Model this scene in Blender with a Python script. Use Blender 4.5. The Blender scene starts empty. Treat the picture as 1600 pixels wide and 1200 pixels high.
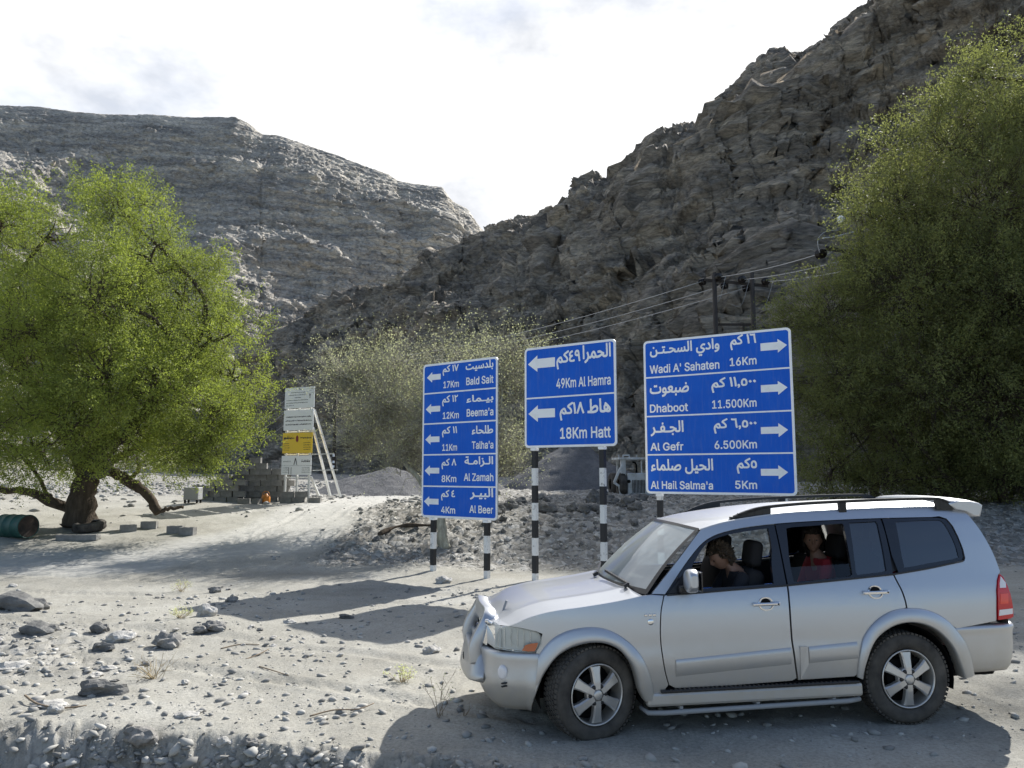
import bpy, bmesh, math, random
import numpy as np
from mathutils import Vector, Matrix

SC = bpy.context.scene
COL = SC.collection
R = math.radians
random.seed(7)

# ------------------------------------------------------------------ camera, sky, sun, exposure
CAM_H = 2.15
PITCH = math.atan(138 / 1200.0)
cam_data = bpy.data.cameras.new('camera')
cam = bpy.data.objects.new('camera', cam_data)
COL.objects.link(cam)
cam.location = (0, 0, CAM_H)
cam.rotation_euler = (R(90) + PITCH, 0, 0)
cam_data.sensor_width = 36
cam_data.lens = 27
cam_data.clip_start = 0.1
cam_data.clip_end = 6000
SC.camera = cam

SUN_AZ, SUN_EL = R(37), R(39)
SUN = Vector((math.sin(SUN_AZ) * math.cos(SUN_EL), math.cos(SUN_AZ) * math.cos(SUN_EL), math.sin(SUN_EL)))
sun_data = bpy.data.lights.new('sun', 'SUN')
sun_data.energy = 5.0
sun_data.angle = R(0.5)
sun_data.color = (1.0, 0.97, 0.91)
sun = bpy.data.objects.new('sun', sun_data)
COL.objects.link(sun)
sun.location = (30, 40, 60)
sun.rotation_euler = SUN.to_track_quat('Z', 'Y').to_euler()

world = bpy.data.worlds.new('World')
SC.world = world
world.use_nodes = True
wn, wl = world.node_tree.nodes, world.node_tree.links
bg = wn['Background']
sky = wn.new('ShaderNodeTexSky')
sky.sky_type = 'NISHITA'
sky.sun_disc = False
sky.sun_elevation = SUN_EL
sky.sun_rotation = SUN_AZ
sky.dust_density = 0.7
sky.ozone_density = 2.5
tc = wn.new('ShaderNodeTexCoord')
mp = wn.new('ShaderNodeMapping')
mp.inputs['Scale'].default_value = (1.0, 1.0, 2.2)
mp.inputs['Location'].default_value = (0.35, 0.1, 0.2)
nz = wn.new('ShaderNodeTexNoise')
nz.inputs['Scale'].default_value = 2.1
nz.inputs['Detail'].default_value = 7
nz.inputs['Roughness'].default_value = 0.55
cr = wn.new('ShaderNodeValToRGB')
cr.color_ramp.elements[0].position = 0.31
cr.color_ramp.elements[0].color = (0.45, 0.45, 0.45, 1)
cr.color_ramp.elements[1].position = 0.52
cr.color_ramp.elements[1].color = (1, 1, 1, 1)
mx = wn.new('ShaderNodeMix')
mx.data_type = 'RGBA'
mx.inputs['B'].default_value = (8.2, 8.25, 8.35, 1)
wl.new(tc.outputs['Generated'], mp.inputs['Vector'])
wl.new(mp.outputs['Vector'], nz.inputs['Vector'])
wl.new(nz.outputs['Fac'], cr.inputs['Fac'])
# bright cloud deck on the sunward side of the sky, clearing to blue behind the camera
sx_ = wn.new('ShaderNodeSeparateXYZ')
wl.new(tc.outputs['Generated'], sx_.inputs['Vector'])
mr_ = wn.new('ShaderNodeMapRange')
mr_.interpolation_type = 'SMOOTHSTEP'
mr_.inputs['From Min'].default_value = -0.05
mr_.inputs['From Max'].default_value = 0.55
mr_.inputs['To Min'].default_value = 0.05
wl.new(sx_.outputs['Y'], mr_.inputs['Value'])
mu_ = wn.new('ShaderNodeMath')
mu_.operation = 'MULTIPLY'
wl.new(cr.outputs['Color'], mu_.inputs[0])
wl.new(mr_.outputs['Result'], mu_.inputs[1])
wl.new(mu_.outputs[0], mx.inputs['Factor'])
wl.new(sky.outputs['Color'], mx.inputs['A'])
nz2 = wn.new('ShaderNodeTexNoise')
nz2.inputs['Scale'].default_value = 3.4
nz2.inputs['Detail'].default_value = 6
nz2.inputs['Roughness'].default_value = 0.6
mp2 = wn.new('ShaderNodeMapping')
mp2.inputs['Location'].default_value = (3.1, 0.2, 0.4)
mp2.inputs['Scale'].default_value = (1, 1, 1.8)
wl.new(tc.outputs['Generated'], mp2.inputs['Vector'])
wl.new(mp2.outputs['Vector'], nz2.inputs['Vector'])
cr2 = wn.new('ShaderNodeValToRGB')
cr2.color_ramp.elements[0].position = 0.36
cr2.color_ramp.elements[0].color = (5.05, 5.2, 5.5, 1)
cr2.color_ramp.elements[1].position = 0.56
cr2.color_ramp.elements[1].color = (8.4, 8.4, 8.4, 1)
wl.new(nz2.outputs['Fac'], cr2.inputs['Fac'])
wl.new(cr2.outputs['Color'], mx.inputs['B'])
wl.new(mx.outputs['Result'], bg.inputs['Color'])
bg.inputs['Strength'].default_value = 0.1

SC.view_settings.view_transform = 'Standard'
SC.view_settings.look = 'None'
SC.view_settings.exposure = 0.72
SC.view_settings.gamma = 1.0
SC.view_settings.use_curve_mapping = False
SC.render.engine = 'CYCLES'
SC.cycles.max_bounces = 8
SC.cycles.transparent_max_bounces = 16
SC.cycles.use_denoising = True

# ------------------------------------------------------------------ pixel <-> place helpers
_c, _s = math.cos(PITCH), math.sin(PITCH)

def ray(px, py):
    a, b = (px - 800) / 1200.0, (600 - py) / 1200.0
    return Vector((a, _c - b * _s, _s + b * _c))

def at(px, py, D):
    return Vector((0, 0, CAM_H)) + ray(px, py) * D

# ------------------------------------------------------------------ noise
def _hash(ix, iy, iz, seed):
    h = (ix * 374761393 + iy * 668265263 + iz * 2147483647 + seed * 1274126177) & 0xFFFFFFFF
    h = ((h ^ (h >> 13)) * 1274126177) & 0xFFFFFFFF
    h = ((h ^ (h >> 16)) * 2246822519) & 0xFFFFFFFF
    h = h ^ (h >> 15)
    return (h & 0xFFFFFF) / float(0xFFFFFF)

def vnoise(p, seed=0):
    p = np.asarray(p, float)
    f = np.floor(p)
    i = f.astype(np.int64)
    t = p - f
    t = t * t * t * (t * (t * 6 - 15) + 10)
    x, y, z = i[..., 0], i[..., 1], i[..., 2]
    r = 0
    for dx in (0, 1):
        wx = t[..., 0] if dx else 1 - t[..., 0]
        for dy in (0, 1):
            wy = t[..., 1] if dy else 1 - t[..., 1]
            for dz in (0, 1):
                wz = t[..., 2] if dz else 1 - t[..., 2]
                r = r + wx * wy * wz * _hash(x + dx, y + dy, z + dz, seed)
    return r * 2 - 1

def fbm(p, octs=4, gain=0.5, seed=0, ridged=False):
    p = np.asarray(p, float)
    a, r, tot = 1.0, 0, 0
    for o in range(octs):
        n = vnoise(p, seed + o)
        if ridged:
            n = 1 - 2 * np.abs(n)
        r = r + a * n
        tot += a
        a *= gain
        p = p * 2.03 + 17.3
    return r / tot

def facets(p, seed=0):
    """each random cell gets its own tilted plane: broken rock faces"""
    p = np.asarray(p, float)
    i = np.floor(p).astype(np.int64)
    best = np.full(p.shape[:-1], 9e9)
    val = np.zeros(p.shape[:-1])
    for dx in (-1, 0, 1):
        for dy in (-1, 0, 1):
            for dz in (-1, 0, 1):
                cx, cy, cz = i[..., 0] + dx, i[..., 1] + dy, i[..., 2] + dz
                qx = p[..., 0] - (cx + _hash(cx, cy, cz, seed))
                qy = p[..., 1] - (cy + _hash(cx, cy, cz, seed + 1))
                qz = p[..., 2] - (cz + _hash(cx, cy, cz, seed + 2))
                d = qx * qx + qy * qy + qz * qz
                v = (qx * (_hash(cx, cy, cz, seed + 3) * 2 - 1) + qy * (_hash(cx, cy, cz, seed + 4) * 2 - 1)
                     + qz * (_hash(cx, cy, cz, seed + 5) * 2 - 1)) * 1.3 + _hash(cx, cy, cz, seed + 6) - 0.5
                m = d < best
                best = np.where(m, d, best)
                val = np.where(m, v, val)
    return val

def sst(t):
    t = np.clip(t, 0, 1)
    return t * t * (3 - 2 * t)

# ------------------------------------------------------------------ ground height
def terr(x, y, detail=False):
    x = np.asarray(x, float)
    y = np.asarray(y, float)
    y0 = np.interp(x, [-14, -8, -3, 3, 20], [12, 13.5, 18, 18.3, 18.5])
    L = np.interp(x, [-14, -8, -3, 3], [16, 14, 6.5, 6])
    z = 1.1 * sst((y - y0) / L) + 0.008 * np.clip(y - 24, 0, 400) + 0.02 * np.clip(-y - 10, 0, 50)
    yc = np.interp(x, [-9, -4.5, -3, -1.41, 0.47, 4, 8], [7.95, 7.06, 6.78, 6.33, 5.88, 5.2, 4.2])
    p = np.stack([x, y, np.zeros_like(x)], -1)
    yc = yc + 0.10 * vnoise(p * 1.3, 5) + 0.05 * vnoise(p * 4.1, 6)
    z = z - 0.5 * sst((yc - y) / (0.68 + 0.2 * vnoise(p * 0.9, 8)))
    z = z + 0.05 * vnoise(p * 0.45, 11) * sst((y - 8.5) / 3)
    if detail:
        r = np.hypot(x, y)
        rub = rubble(x, y)
        z = z + (0.024 * fbm(p * 1.6, 3, 0.5, 21) + 0.014 * fbm(p * 6, 3, 0.65, 31)) * (1 - 0.0 * rub)
        z = z + rub * (0.10 * np.abs(fbm(p * 1.5, 3, 0.6, 41)) + 0.06 * facets(p * 4.0, 51)) * sst((90 - r) / 40)
        z = z + 0.8 * sst((r - 60) / 60) * fbm(p * 0.05, 3, 0.5, 61)
        bank = sst((yc + 0.1 - y) / 0.25)
        wob = 0.10 * vnoise(p * 0.8, 91)
        for ln in RUTS:
            d = dist_line(x + wob, y + wob, ln)
            lug = 1 + 0.35 * np.sin((x * 1.2 + y) * 38)
            z = z - 0.022 * np.exp(-(d / 0.10) ** 2) * lug + 0.014 * np.exp(-((d - 0.19) / 0.06) ** 2)
        z = z + bank * (0.03 * facets(p * 9, 71) + 0.07 * fbm(p * 4, 4, 0.65, 75))
    return z

TRACK = [(-16, 15.6), (-11, 16.6), (-8.2, 17.6), (-6.6, 19.3), (-5.9, 22), (-5.6, 26), (-5.2, 32), (-3.5, 42)]
RUTS = [[(-9, 10.3), (-5.5, 9.4), (-2.6, 8.3), (-1.0, 7.5), (0.2, 7.0)], [(-9, 11.9), (-5.2, 10.9), (-2.0, 9.7), (-0.3, 8.7), (0.4, 8.2)],
        [(-10, 14.0), (-5, 13.9), (-1, 13.2), (3, 12.2), (8, 11)], [(-10, 15.5), (-5, 15.3), (-1, 14.6), (3, 13.6), (8, 12.4)],
        [(-11.5, 16.0), (-8.8, 17.0), (-7.2, 18.7), (-6.5, 22), (-6.2, 27)], [(-11, 17.6), (-7.6, 18.4), (-5.9, 19.9), (-5.1, 23), (-4.9, 27)]]

def dist_line(x, y, pts):
    best = np.full(np.shape(x), 1e9)
    for (ax, ay), (bx, by) in zip(pts, pts[1:]):
        dx, dy = bx - ax, by - ay
        t = np.clip(((x - ax) * dx + (y - ay) * dy) / (dx * dx + dy * dy), 0, 1)
        best = np.minimum(best, np.hypot(x - ax - t * dx, y - ay - t * dy))
    return best

def track(x, y):
    p = np.stack([x, y, np.zeros_like(x)], -1)
    return np.clip(sst((1.9 + 0.5 * vnoise(p * 0.6, 83) - dist_line(x, y, TRACK)) / 1.0), 0, 1)

def rubble(x, y):
    p = np.stack([x, y, np.zeros_like(x)], -1)
    n = 0.5 * vnoise(p * 0.35, 81)
    a = sst((x + 5.2 + n * 2 + (y - 18) * 0.25) / 1.5) * sst((y - 17.2 + n) / 1.2)
    left = sst((-4.2 - x + n * 3) / 2) * sst((y - 7.6) / 1.2) * sst((12.6 - y + n * 2) / 1.8) * 0.45
    far = sst((y - 30) / 6) * 0.8
    trk = 1 - track(x, y)
    yc = np.interp(x, [-9, -4.5, -3, -1.41, 0.47, 4, 8], [7.95, 7.06, 6.78, 6.33, 5.88, 5.2, 4.2])
    bk = 0.6 * sst((yc + 0.05 + 0.15 * n - y) / 0.2)
    return np.clip(np.maximum(np.maximum(np.maximum(a, far) * trk, left), bk), 0, 1)

def gp(px, py):
    v = ray(px, py)
    t = 3.0
    lo = None
    while t < 300:
        q = Vector((0, 0, CAM_H)) + v * t
        if q.z < float(terr(q.x, q.y)):
            break
        t *= 1.01
    q = Vector((0, 0, CAM_H)) + v * t
    return Vector((q.x, q.y, float(terr(q.x, q.y))))

def on_ground(x, y):
    return Vector((x, y, float(terr(x, y))))

# ------------------------------------------------------------------ materials
MATS = {}

def mat(name, color=(0.5, 0.5, 0.5), rough=0.6, metal=0.0, coat=0.0, spec=0.5):
    m = bpy.data.materials.new(name)
    m.use_nodes = True
    b = m.node_tree.nodes['Principled BSDF']
    b.inputs['Base Color'].default_value = (*color, 1)
    b.inputs['Roughness'].default_value = rough
    b.inputs['Metallic'].default_value = metal
    b.inputs['Coat Weight'].default_value = coat
    b.inputs['Specular IOR Level'].default_value = spec
    MATS[name] = m
    return m

def nodes(m):
    return m.node_tree.nodes, m.node_tree.links, m.node_tree.nodes['Principled BSDF']

def noise_color(m, stops, scale=5.0, detail=6, rough=0.6, stretch=(1, 1, 1), bump=0.0, bump_scale=None, dist=0.05, coord='Object', rot=(0, 0, 0)):
    """procedural colour from a noise ramp, with an optional bump"""
    n, l, b = nodes(m)
    t = n.new('ShaderNodeTexCoord')
    p = n.new('ShaderNodeMapping')
    p.inputs['Scale'].default_value = stretch
    p.inputs['Rotation'].default_value = rot
    l.new(t.outputs[coord], p.inputs['Vector'])
    z = n.new('ShaderNodeTexNoise')
    z.inputs['Scale'].default_value = scale
    z.inputs['Detail'].default_value = detail
    z.inputs['Roughness'].default_value = rough
    l.new(p.outputs['Vector'], z.inputs['Vector'])
    r = n.new('ShaderNodeValToRGB')
    els = r.color_ramp.elements
    while len(els) < len(stops):
        els.new(0.5)
    for e, (pos, c) in zip(els, stops):
        e.position = pos
        e.color = (*c, 1)
    l.new(z.outputs['Fac'], r.inputs['Fac'])
    l.new(r.outputs['Color'], b.inputs['Base Color'])
    if bump:
        z2 = n.new('ShaderNodeTexNoise')
        z2.inputs['Scale'].default_value = bump_scale or scale * 3
        z2.inputs['Detail'].default_value = 5
        z2.inputs['Roughness'].default_value = 0.65
        l.new(p.outputs['Vector'], z2.inputs['Vector'])
        bp = n.new('ShaderNodeBump')
        bp.inputs['Strength'].default_value = bump
        bp.inputs['Distance'].default_value = dist
        l.new(z2.outputs['Fac'], bp.inputs['Height'])
        l.new(bp.outputs['Normal'], b.inputs['Normal'])
    return r

def leaf_mat(name, c1, c2, trans=0.5):
    m = mat(name, c1, 0.55)
    n, l, b = nodes(m)
    g = n.new('ShaderNodeNewGeometry')
    r = n.new('ShaderNodeValToRGB')
    r.color_ramp.elements[0].color = (*c1, 1)
    r.color_ramp.elements[1].color = (*c2, 1)
    # older and younger growth in patches, plus leaf to leaf variation
    t = n.new('ShaderNodeTexCoord')
    z = n.new('ShaderNodeTexNoise')
    z.inputs['Scale'].default_value = 0.75
    z.inputs['Detail'].default_value = 4
    z.inputs['Roughness'].default_value = 0.6
    l.new(t.outputs['Object'], z.inputs['Vector'])
    mr = n.new('ShaderNodeMapRange')
    mr.inputs['From Min'].default_value = 0.35
    mr.inputs['From Max'].default_value = 0.65
    l.new(z.outputs['Fac'], mr.inputs['Value'])
    mm = n.new('ShaderNodeMix')
    mm.data_type = 'FLOAT'
    mm.inputs['Factor'].default_value = 0.4
    l.new(mr.outputs['Result'], mm.inputs['A'])
    l.new(g.outputs['Random Per Island'], mm.inputs['B'])
    l.new(mm.outputs['Result'], r.inputs['Fac'])
    l.new(r.outputs['Color'], b.inputs['Base Color'])
    b.inputs['Specular IOR Level'].default_value = 0.25
    tr = n.new('ShaderNodeBsdfTranslucent')
    hs = n.new('ShaderNodeHueSaturation')
    hs.inputs['Value'].default_value = 1.7
    hs.inputs['Saturation'].default_value = 1.1
    l.new(r.outputs['Color'], hs.inputs['Color'])
    l.new(hs.outputs['Color'], tr.inputs['Color'])
    ms = n.new('ShaderNodeMixShader')
    ms.inputs['Fac'].default_value = trans
    l.new(b.outputs['BSDF'], ms.inputs[1])
    l.new(tr.outputs['BSDF'], ms.inputs[2])
    l.new(ms.outputs['Shader'], n['Material Output'].inputs['Surface'])
    return m

def glass_mat(name, tint=(0.8, 0.85, 0.85), ior=1.5, gloss=(0.95, 0.97, 1.0), veil=0.0):
    m = bpy.data.materials.new(name)
    m.use_nodes = True
    n, l = m.node_tree.nodes, m.node_tree.links
    n.remove(n['Principled BSDF'])
    f = n.new('ShaderNodeFresnel')
    f.inputs['IOR'].default_value = ior
    t = n.new('ShaderNodeBsdfTransparent')
    t.inputs['Color'].default_value = (*tint, 1)
    g = n.new('ShaderNodeBsdfGlossy')
    g.inputs['Roughness'].default_value = 0.03
    g.inputs['Color'].default_value = (*gloss, 1)
    s = n.new('ShaderNodeMixShader')
    l.new(f.outputs['Fac'], s.inputs['Fac'])
    l.new(t.outputs['BSDF'], s.inputs[1])
    l.new(g.outputs['BSDF'], s.inputs[2])
    out = s
    if veil:  # even pale diffuse layer mixed over the glass
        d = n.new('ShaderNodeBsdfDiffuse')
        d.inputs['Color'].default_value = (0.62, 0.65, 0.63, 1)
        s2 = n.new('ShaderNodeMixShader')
        s2.inputs['Fac'].default_value = veil
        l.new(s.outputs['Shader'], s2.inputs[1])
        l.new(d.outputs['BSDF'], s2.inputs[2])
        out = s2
    l.new(out.outputs['Shader'], n['Material Output'].inputs['Surface'])
    MATS[name] = m
    return m

# ------------------------------------------------------------------ object helpers
def tag(o, label=None, cat=None, group=None, kind=None):
    if label:
        o['label'] = label
    if cat:
        o['category'] = cat
    if group:
        o['group'] = group
    if kind:
        o['kind'] = kind
    return o

def thing(name, label, cat, loc=(0, 0, 0), rotz=0.0, group=None):
    o = bpy.data.objects.new(name, None)
    o.empty_display_size = 0.2
    COL.objects.link(o)
    o.location = loc
    o.rotation_euler = (0, 0, rotz)
    return tag(o, label, cat, group)

def link(name, me, m=None, parent=None):
    o = bpy.data.objects.new(name, me)
    COL.objects.link(o)
    if m:
        me.materials.append(m)
    if parent:
        o.parent = parent
    return o

def arr_mesh(name, V, Fc, smooth=False):
    """fast mesh from arrays: V (n,3), Fc (m,k)"""
    me = bpy.data.meshes.new(name)
    V = np.ascontiguousarray(V, dtype=np.float32)
    Fc = np.ascontiguousarray(Fc, dtype=np.int32)
    m, k = Fc.shape
    me.vertices.add(len(V))
    me.vertices.foreach_set('co', V.ravel())
    me.loops.add(m * k)
    me.loops.foreach_set('vertex_index', Fc.ravel())
    me.polygons.add(m)
    me.polygons.foreach_set('loop_start', np.arange(0, m * k, k, dtype=np.int32))
    me.polygons.foreach_set('loop_total', np.full(m, k, dtype=np.int32))
    if smooth:
        me.polygons.foreach_set('use_smooth', np.ones(m, dtype=bool))
    me.update(calc_edges=True)
    return me

def grid_faces(nu, nv):
    i = np.arange((nu - 1) * (nv - 1))
    u, v = i // (nv - 1), i % (nv - 1)
    a = u * nv + v
    return np.stack([a, a + nv, a + nv + 1, a + 1], -1)

class MB:
    """collects shapes that become ONE mesh object"""
    def __init__(self):
        self.bm = bmesh.new()

    def box(self, c, size, bevel=0.0, rot=None, seg=2):
        t = bmesh.new()
        bmesh.ops.create_cube(t, size=1.0)
        for v in t.verts:
            v.co = Vector((v.co.x * size[0], v.co.y * size[1], v.co.z * size[2]))
        if bevel:
            bmesh.ops.bevel(t, geom=list(t.edges), offset=bevel, segments=seg, affect='EDGES', profile=0.5)
        M = Matrix.Translation(c)
        if rot is not None:
            M = M @ rot.to_4x4()
        t.transform(M)
        self.merge(t)
        return self

    def merge(self, t):
        me = bpy.data.meshes.new('tmp')
        t.to_mesh(me)
        t.free()
        self.bm.from_mesh(me)
        bpy.data.meshes.remove(me)

    def bar(self, a, b, w, h=None, up=(0, 0, 1), bevel=0.0):
        a, b = Vector(a), Vector(b)
        h = h or w
        d = b - a
        x = d.normalized()
        u = Vector(up)
        if abs(x.dot(u)) > 0.98:
            u = Vector((0, 1, 0))
        y = u.cross(x).normalized()
        z = x.cross(y)
        rot = Matrix((x, y, z)).transposed()
        return self.box((a + b) / 2, (d.length, w, h), bevel, rot)

    def tube(self, pts, r, n=8, cap=True):
        pts = [Vector(p) for p in pts]
        if not hasattr(r, '__len__'):
            r = [r] * len(pts)
        rings = []
        prev = None
        for i, p in enumerate(pts):
            d = (pts[min(i + 1, len(pts) - 1)] - pts[max(i - 1, 0)])
            if d.length < 1e-9:
                d = Vector((0, 0, 1))
            d.normalize()
            if prev is None:
                u = Vector((0, 0, 1)) if abs(d.z) < 0.9 else Vector((1, 0, 0))
                x = d.cross(u).normalized()
            else:
                x = (prev - d * prev.dot(d))
                if x.length < 1e-6:
                    x = d.orthogonal()
                x.normalize()
            prev = x
            y = d.cross(x)
            rings.append([self.bm.verts.new(p + (x * math.cos(2 * math.pi * k / n) + y * math.sin(2 * math.pi * k / n)) * r[i]) for k in range(n)])
        for a, b in zip(rings, rings[1:]):
            for k in range(n):
                f = self.bm.faces.new((a[k], a[(k + 1) % n], b[(k + 1) % n], b[k]))
                f.smooth = True
        if cap:
            self.bm.faces.new(list(reversed(rings[0])))
            self.bm.faces.new(rings[-1])
        return self

    def lathe(self, prof, n=32, axis='Z', origin=(0, 0, 0), smooth=True):
        """prof: list of (radius, height) along the axis"""
        o = Vector(origin)
        rings = []
        for r, h in prof:
            ring = []
            for k in range(n):
                a = 2 * math.pi * k / n
                ca, sa = math.cos(a) * r, math.sin(a) * r
                p = {'Z': (ca, sa, h), 'Y': (ca, h, sa), 'X': (h, ca, sa)}[axis]
                ring.append(self.bm.verts.new(o + Vector(p)))
            rings.append(ring)
        for a, b in zip(rings, rings[1:]):
            for k in range(n):
                f = self.bm.faces.new((a[k], a[(k + 1) % n], b[(k + 1) % n], b[k]))
                f.smooth = smooth
        return self

    def poly(self, pts, thick, axis):
        """extruded polygon: pts are 3-D points of one face, axis the extrusion vector"""
        ax = Vector(axis) * thick
        a = [self.bm.verts.new(Vector(p)) for p in pts]
        b = [self.bm.verts.new(Vector(p) + ax) for p in pts]
        n = len(a)
        self.bm.faces.new(a)
        self.bm.faces.new(list(reversed(b)))
        for k in range(n):
            self.bm.faces.new((a[k], b[k], b[(k + 1) % n], a[(k + 1) % n]))
        return self

    def build(self, name, m, parent=None, recalc=True, smooth=None):
        if recalc:
            bmesh.ops.recalc_face_normals(self.bm, faces=list(self.bm.faces))
        if smooth is not None:
            for f in self.bm.faces:
                f.smooth = smooth
        me = bpy.data.meshes.new(name)
        self.bm.to_mesh(me)
        self.bm.free()
        return link(name, me, m, parent)

def children(o):
    return [c for c in COL.objects if c.parent == o]

def copy_tree(o, parent=None):
    c = o.copy()
    COL.objects.link(c)
    c.parent = parent
    for ch in children(o):
        copy_tree(ch, c)
    return c

def catmull(pts, n=6, closed=False):
    P = [np.array(p, float) for p in pts]
    out = []
    m = len(P)
    rng = range(m if closed else m - 1)
    for i in rng:
        if closed:
            p0, p1, p2, p3 = P[(i - 1) % m], P[i], P[(i + 1) % m], P[(i + 2) % m]
        else:
            p0, p1, p2, p3 = P[max(i - 1, 0)], P[i], P[i + 1], P[min(i + 2, m - 1)]
        for k in range(n):
            t = k / n
            out.append(0.5 * (2 * p1 + (p2 - p0) * t + (2 * p0 - 5 * p1 + 4 * p2 - p3) * t * t + (3 * p1 - p0 - 3 * p2 + p3) * t ** 3))
    if not closed:
        out.append(P[-1])
    return [tuple(q) for q in out]

# ================================================================== GROUND
def ground_material():
    m = mat('sandy_ground', (0.36, 0.34, 0.30), 0.95, spec=0.15)
    n, l, b = nodes(m)
    t = n.new('ShaderNodeTexCoord')
    a = n.new('ShaderNodeAttribute')
    a.attribute_name = 'rubble'
    def noise(scale, detail=6, rough=0.6):
        z = n.new('ShaderNodeTexNoise')
        z.inputs['Scale'].default_value = scale
        z.inputs['Detail'].default_value = detail
        z.inputs['Roughness'].default_value = rough
        l.new(t.outputs['Object'], z.inputs['Vector'])
        return z
    def ramp(src, stops):
        r = n.new('ShaderNodeValToRGB')
        while len(r.color_ramp.elements) < len(stops):
            r.color_ramp.elements.new(0.5)
        for e, (p, c) in zip(r.color_ramp.elements, stops):
            e.position = p
            e.color = (*c, 1)
        l.new(src, r.inputs['Fac'])
        return r
    big = ramp(noise(0.5, 8, 0.7).outputs['Fac'], [(0.3, (0.275, 0.262, 0.226)), (0.52, (0.365, 0.352, 0.312)), (0.7, (0.44, 0.428, 0.388))])
    fine = ramp(noise(30, 6, 0.8).outputs['Fac'], [(0.3, (0.6, 0.6, 0.6)), (0.55, (1.0, 1.0, 1.0)), (0.75, (1.15, 1.14, 1.12))])
    mul = n.new('ShaderNodeMix')
    mul.data_type = 'RGBA'
    mul.blend_type = 'MULTIPLY'
    mul.inputs['Factor'].default_value = 1
    l.new(big.outputs['Color'], mul.inputs['A'])
    l.new(fine.outputs['Color'], mul.inputs['B'])
    vo = n.new('ShaderNodeTexVoronoi')
    vo.inputs['Scale'].default_value = 6.5
    l.new(t.outputs['Object'], vo.inputs['Vector'])
    sep = n.new('ShaderNodeSeparateColor')
    l.new(vo.outputs['Color'], sep.inputs['Color'])
    st = ramp(sep.outputs['Red'], [(0.0, (0.10, 0.095, 0.085)), (0.4, (0.20, 0.19, 0.175)), (0.8, (0.32, 0.31, 0.29)), (1.0, (0.44, 0.43, 0.41))])
    mx2 = n.new('ShaderNodeMix')
    mx2.data_type = 'RGBA'
    mm = n.new('ShaderNodeMath')
    mm.operation = 'MULTIPLY'
    mm.inputs[1].default_value = 0.75
    l.new(a.outputs['Fac'], mm.inputs[0])
    l.new(mm.outputs[0], mx2.inputs['Factor'])
    l.new(mul.outputs['Result'], mx2.inputs['A'])
    l.new(st.outputs['Color'], mx2.inputs['B'])
    ta = n.new('ShaderNodeAttribute')
    ta.attribute_name = 'track'
    tk = ramp(noise(7, 8, 0.75).outputs['Fac'], [(0.3, (0.36, 0.352, 0.325)), (0.6, (0.50, 0.49, 0.46))])
    mx3 = n.new('ShaderNodeMix')
    mx3.data_type = 'RGBA'
    tm = n.new('ShaderNodeMath')
    tm.operation = 'MULTIPLY'
    tm.inputs[1].default_value = 0.8
    l.new(ta.outputs['Fac'], tm.inputs[0])
    l.new(tm.outputs[0], mx3.inputs['Factor'])
    l.new(mx2.outputs['Result'], mx3.inputs['A'])
    l.new(tk.outputs['Color'], mx3.inputs['B'])
    l.new(mx3.outputs['Result'], b.inputs['Base Color'])
    # bump: fine grit + stones where the ground is rubble
    g = noise(45, 5, 0.75)
    vd = n.new('ShaderNodeMath')
    vd.operation = 'MULTIPLY'
    l.new(vo.outputs['Distance'], vd.inputs[0])
    l.new(a.outputs['Fac'], vd.inputs[1])
    ad = n.new('ShaderNodeMath')
    ad.operation = 'MULTIPLY_ADD'
    ad.inputs[1].default_value = -2.5
    l.new(vd.outputs[0], ad.inputs[0])
    l.new(g.outputs['Fac'], ad.inputs[2])
    bp = n.new('ShaderNodeBump')
    bp.inputs['Strength'].default_value = 0.6
    bp.inputs['Distance'].default_value = 0.03
    l.new(ad.outputs[0], bp.inputs['Height'])
    l.new(bp.outputs['Normal'], b.inputs['Normal'])
    return m

fa = np.radians(np.concatenate([np.arange(-43, 43, 0.11)]))
ra = np.radians(np.arange(44, 316.1, 4))
ang = np.concatenate([fa, ra])
rad = [0.3, 1, 2, 3, 3.6]
while rad[-1] < 900:
    r_ = rad[-1]
    rad.append(r_ + min(max(r_ * r_ * 0.00095, 0.02), 0.13 if r_ < 34 else max(0.13, (r_ - 34) * 0.06)))
rad = np.array(rad)
A_, R_ = np.meshgrid(ang, rad, indexing='ij')
gx, gy = np.sin(A_) * R_, np.cos(A_) * R_
gz = terr(gx, gy, True)
Vg = np.stack([gx, gy, gz], -1).reshape(-1, 3)
nu, nv = len(ang), len(rad)
Fg = grid_faces(nu, nv)
k_ = np.arange(nv - 1)
wrap = np.stack([(nu - 1) * nv + k_, k_, k_ + 1, (nu - 1) * nv + k_ + 1], -1)
me = arr_mesh('ground', Vg, np.concatenate([Fg, wrap]), smooth=True)
at_ = me.attributes.new('rubble', 'FLOAT', 'POINT')
at_.data.foreach_set('value', rubble(gx, gy).ravel().astype(np.float32))
at2 = me.attributes.new('track', 'FLOAT', 'POINT')
at2.data.foreach_set('value', track(gx, gy).ravel().astype(np.float32))
ground = link('ground', me, ground_material())
tag(ground, 'pale sandy gravel ground with a track and a stony bank', kind='structure')

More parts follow.
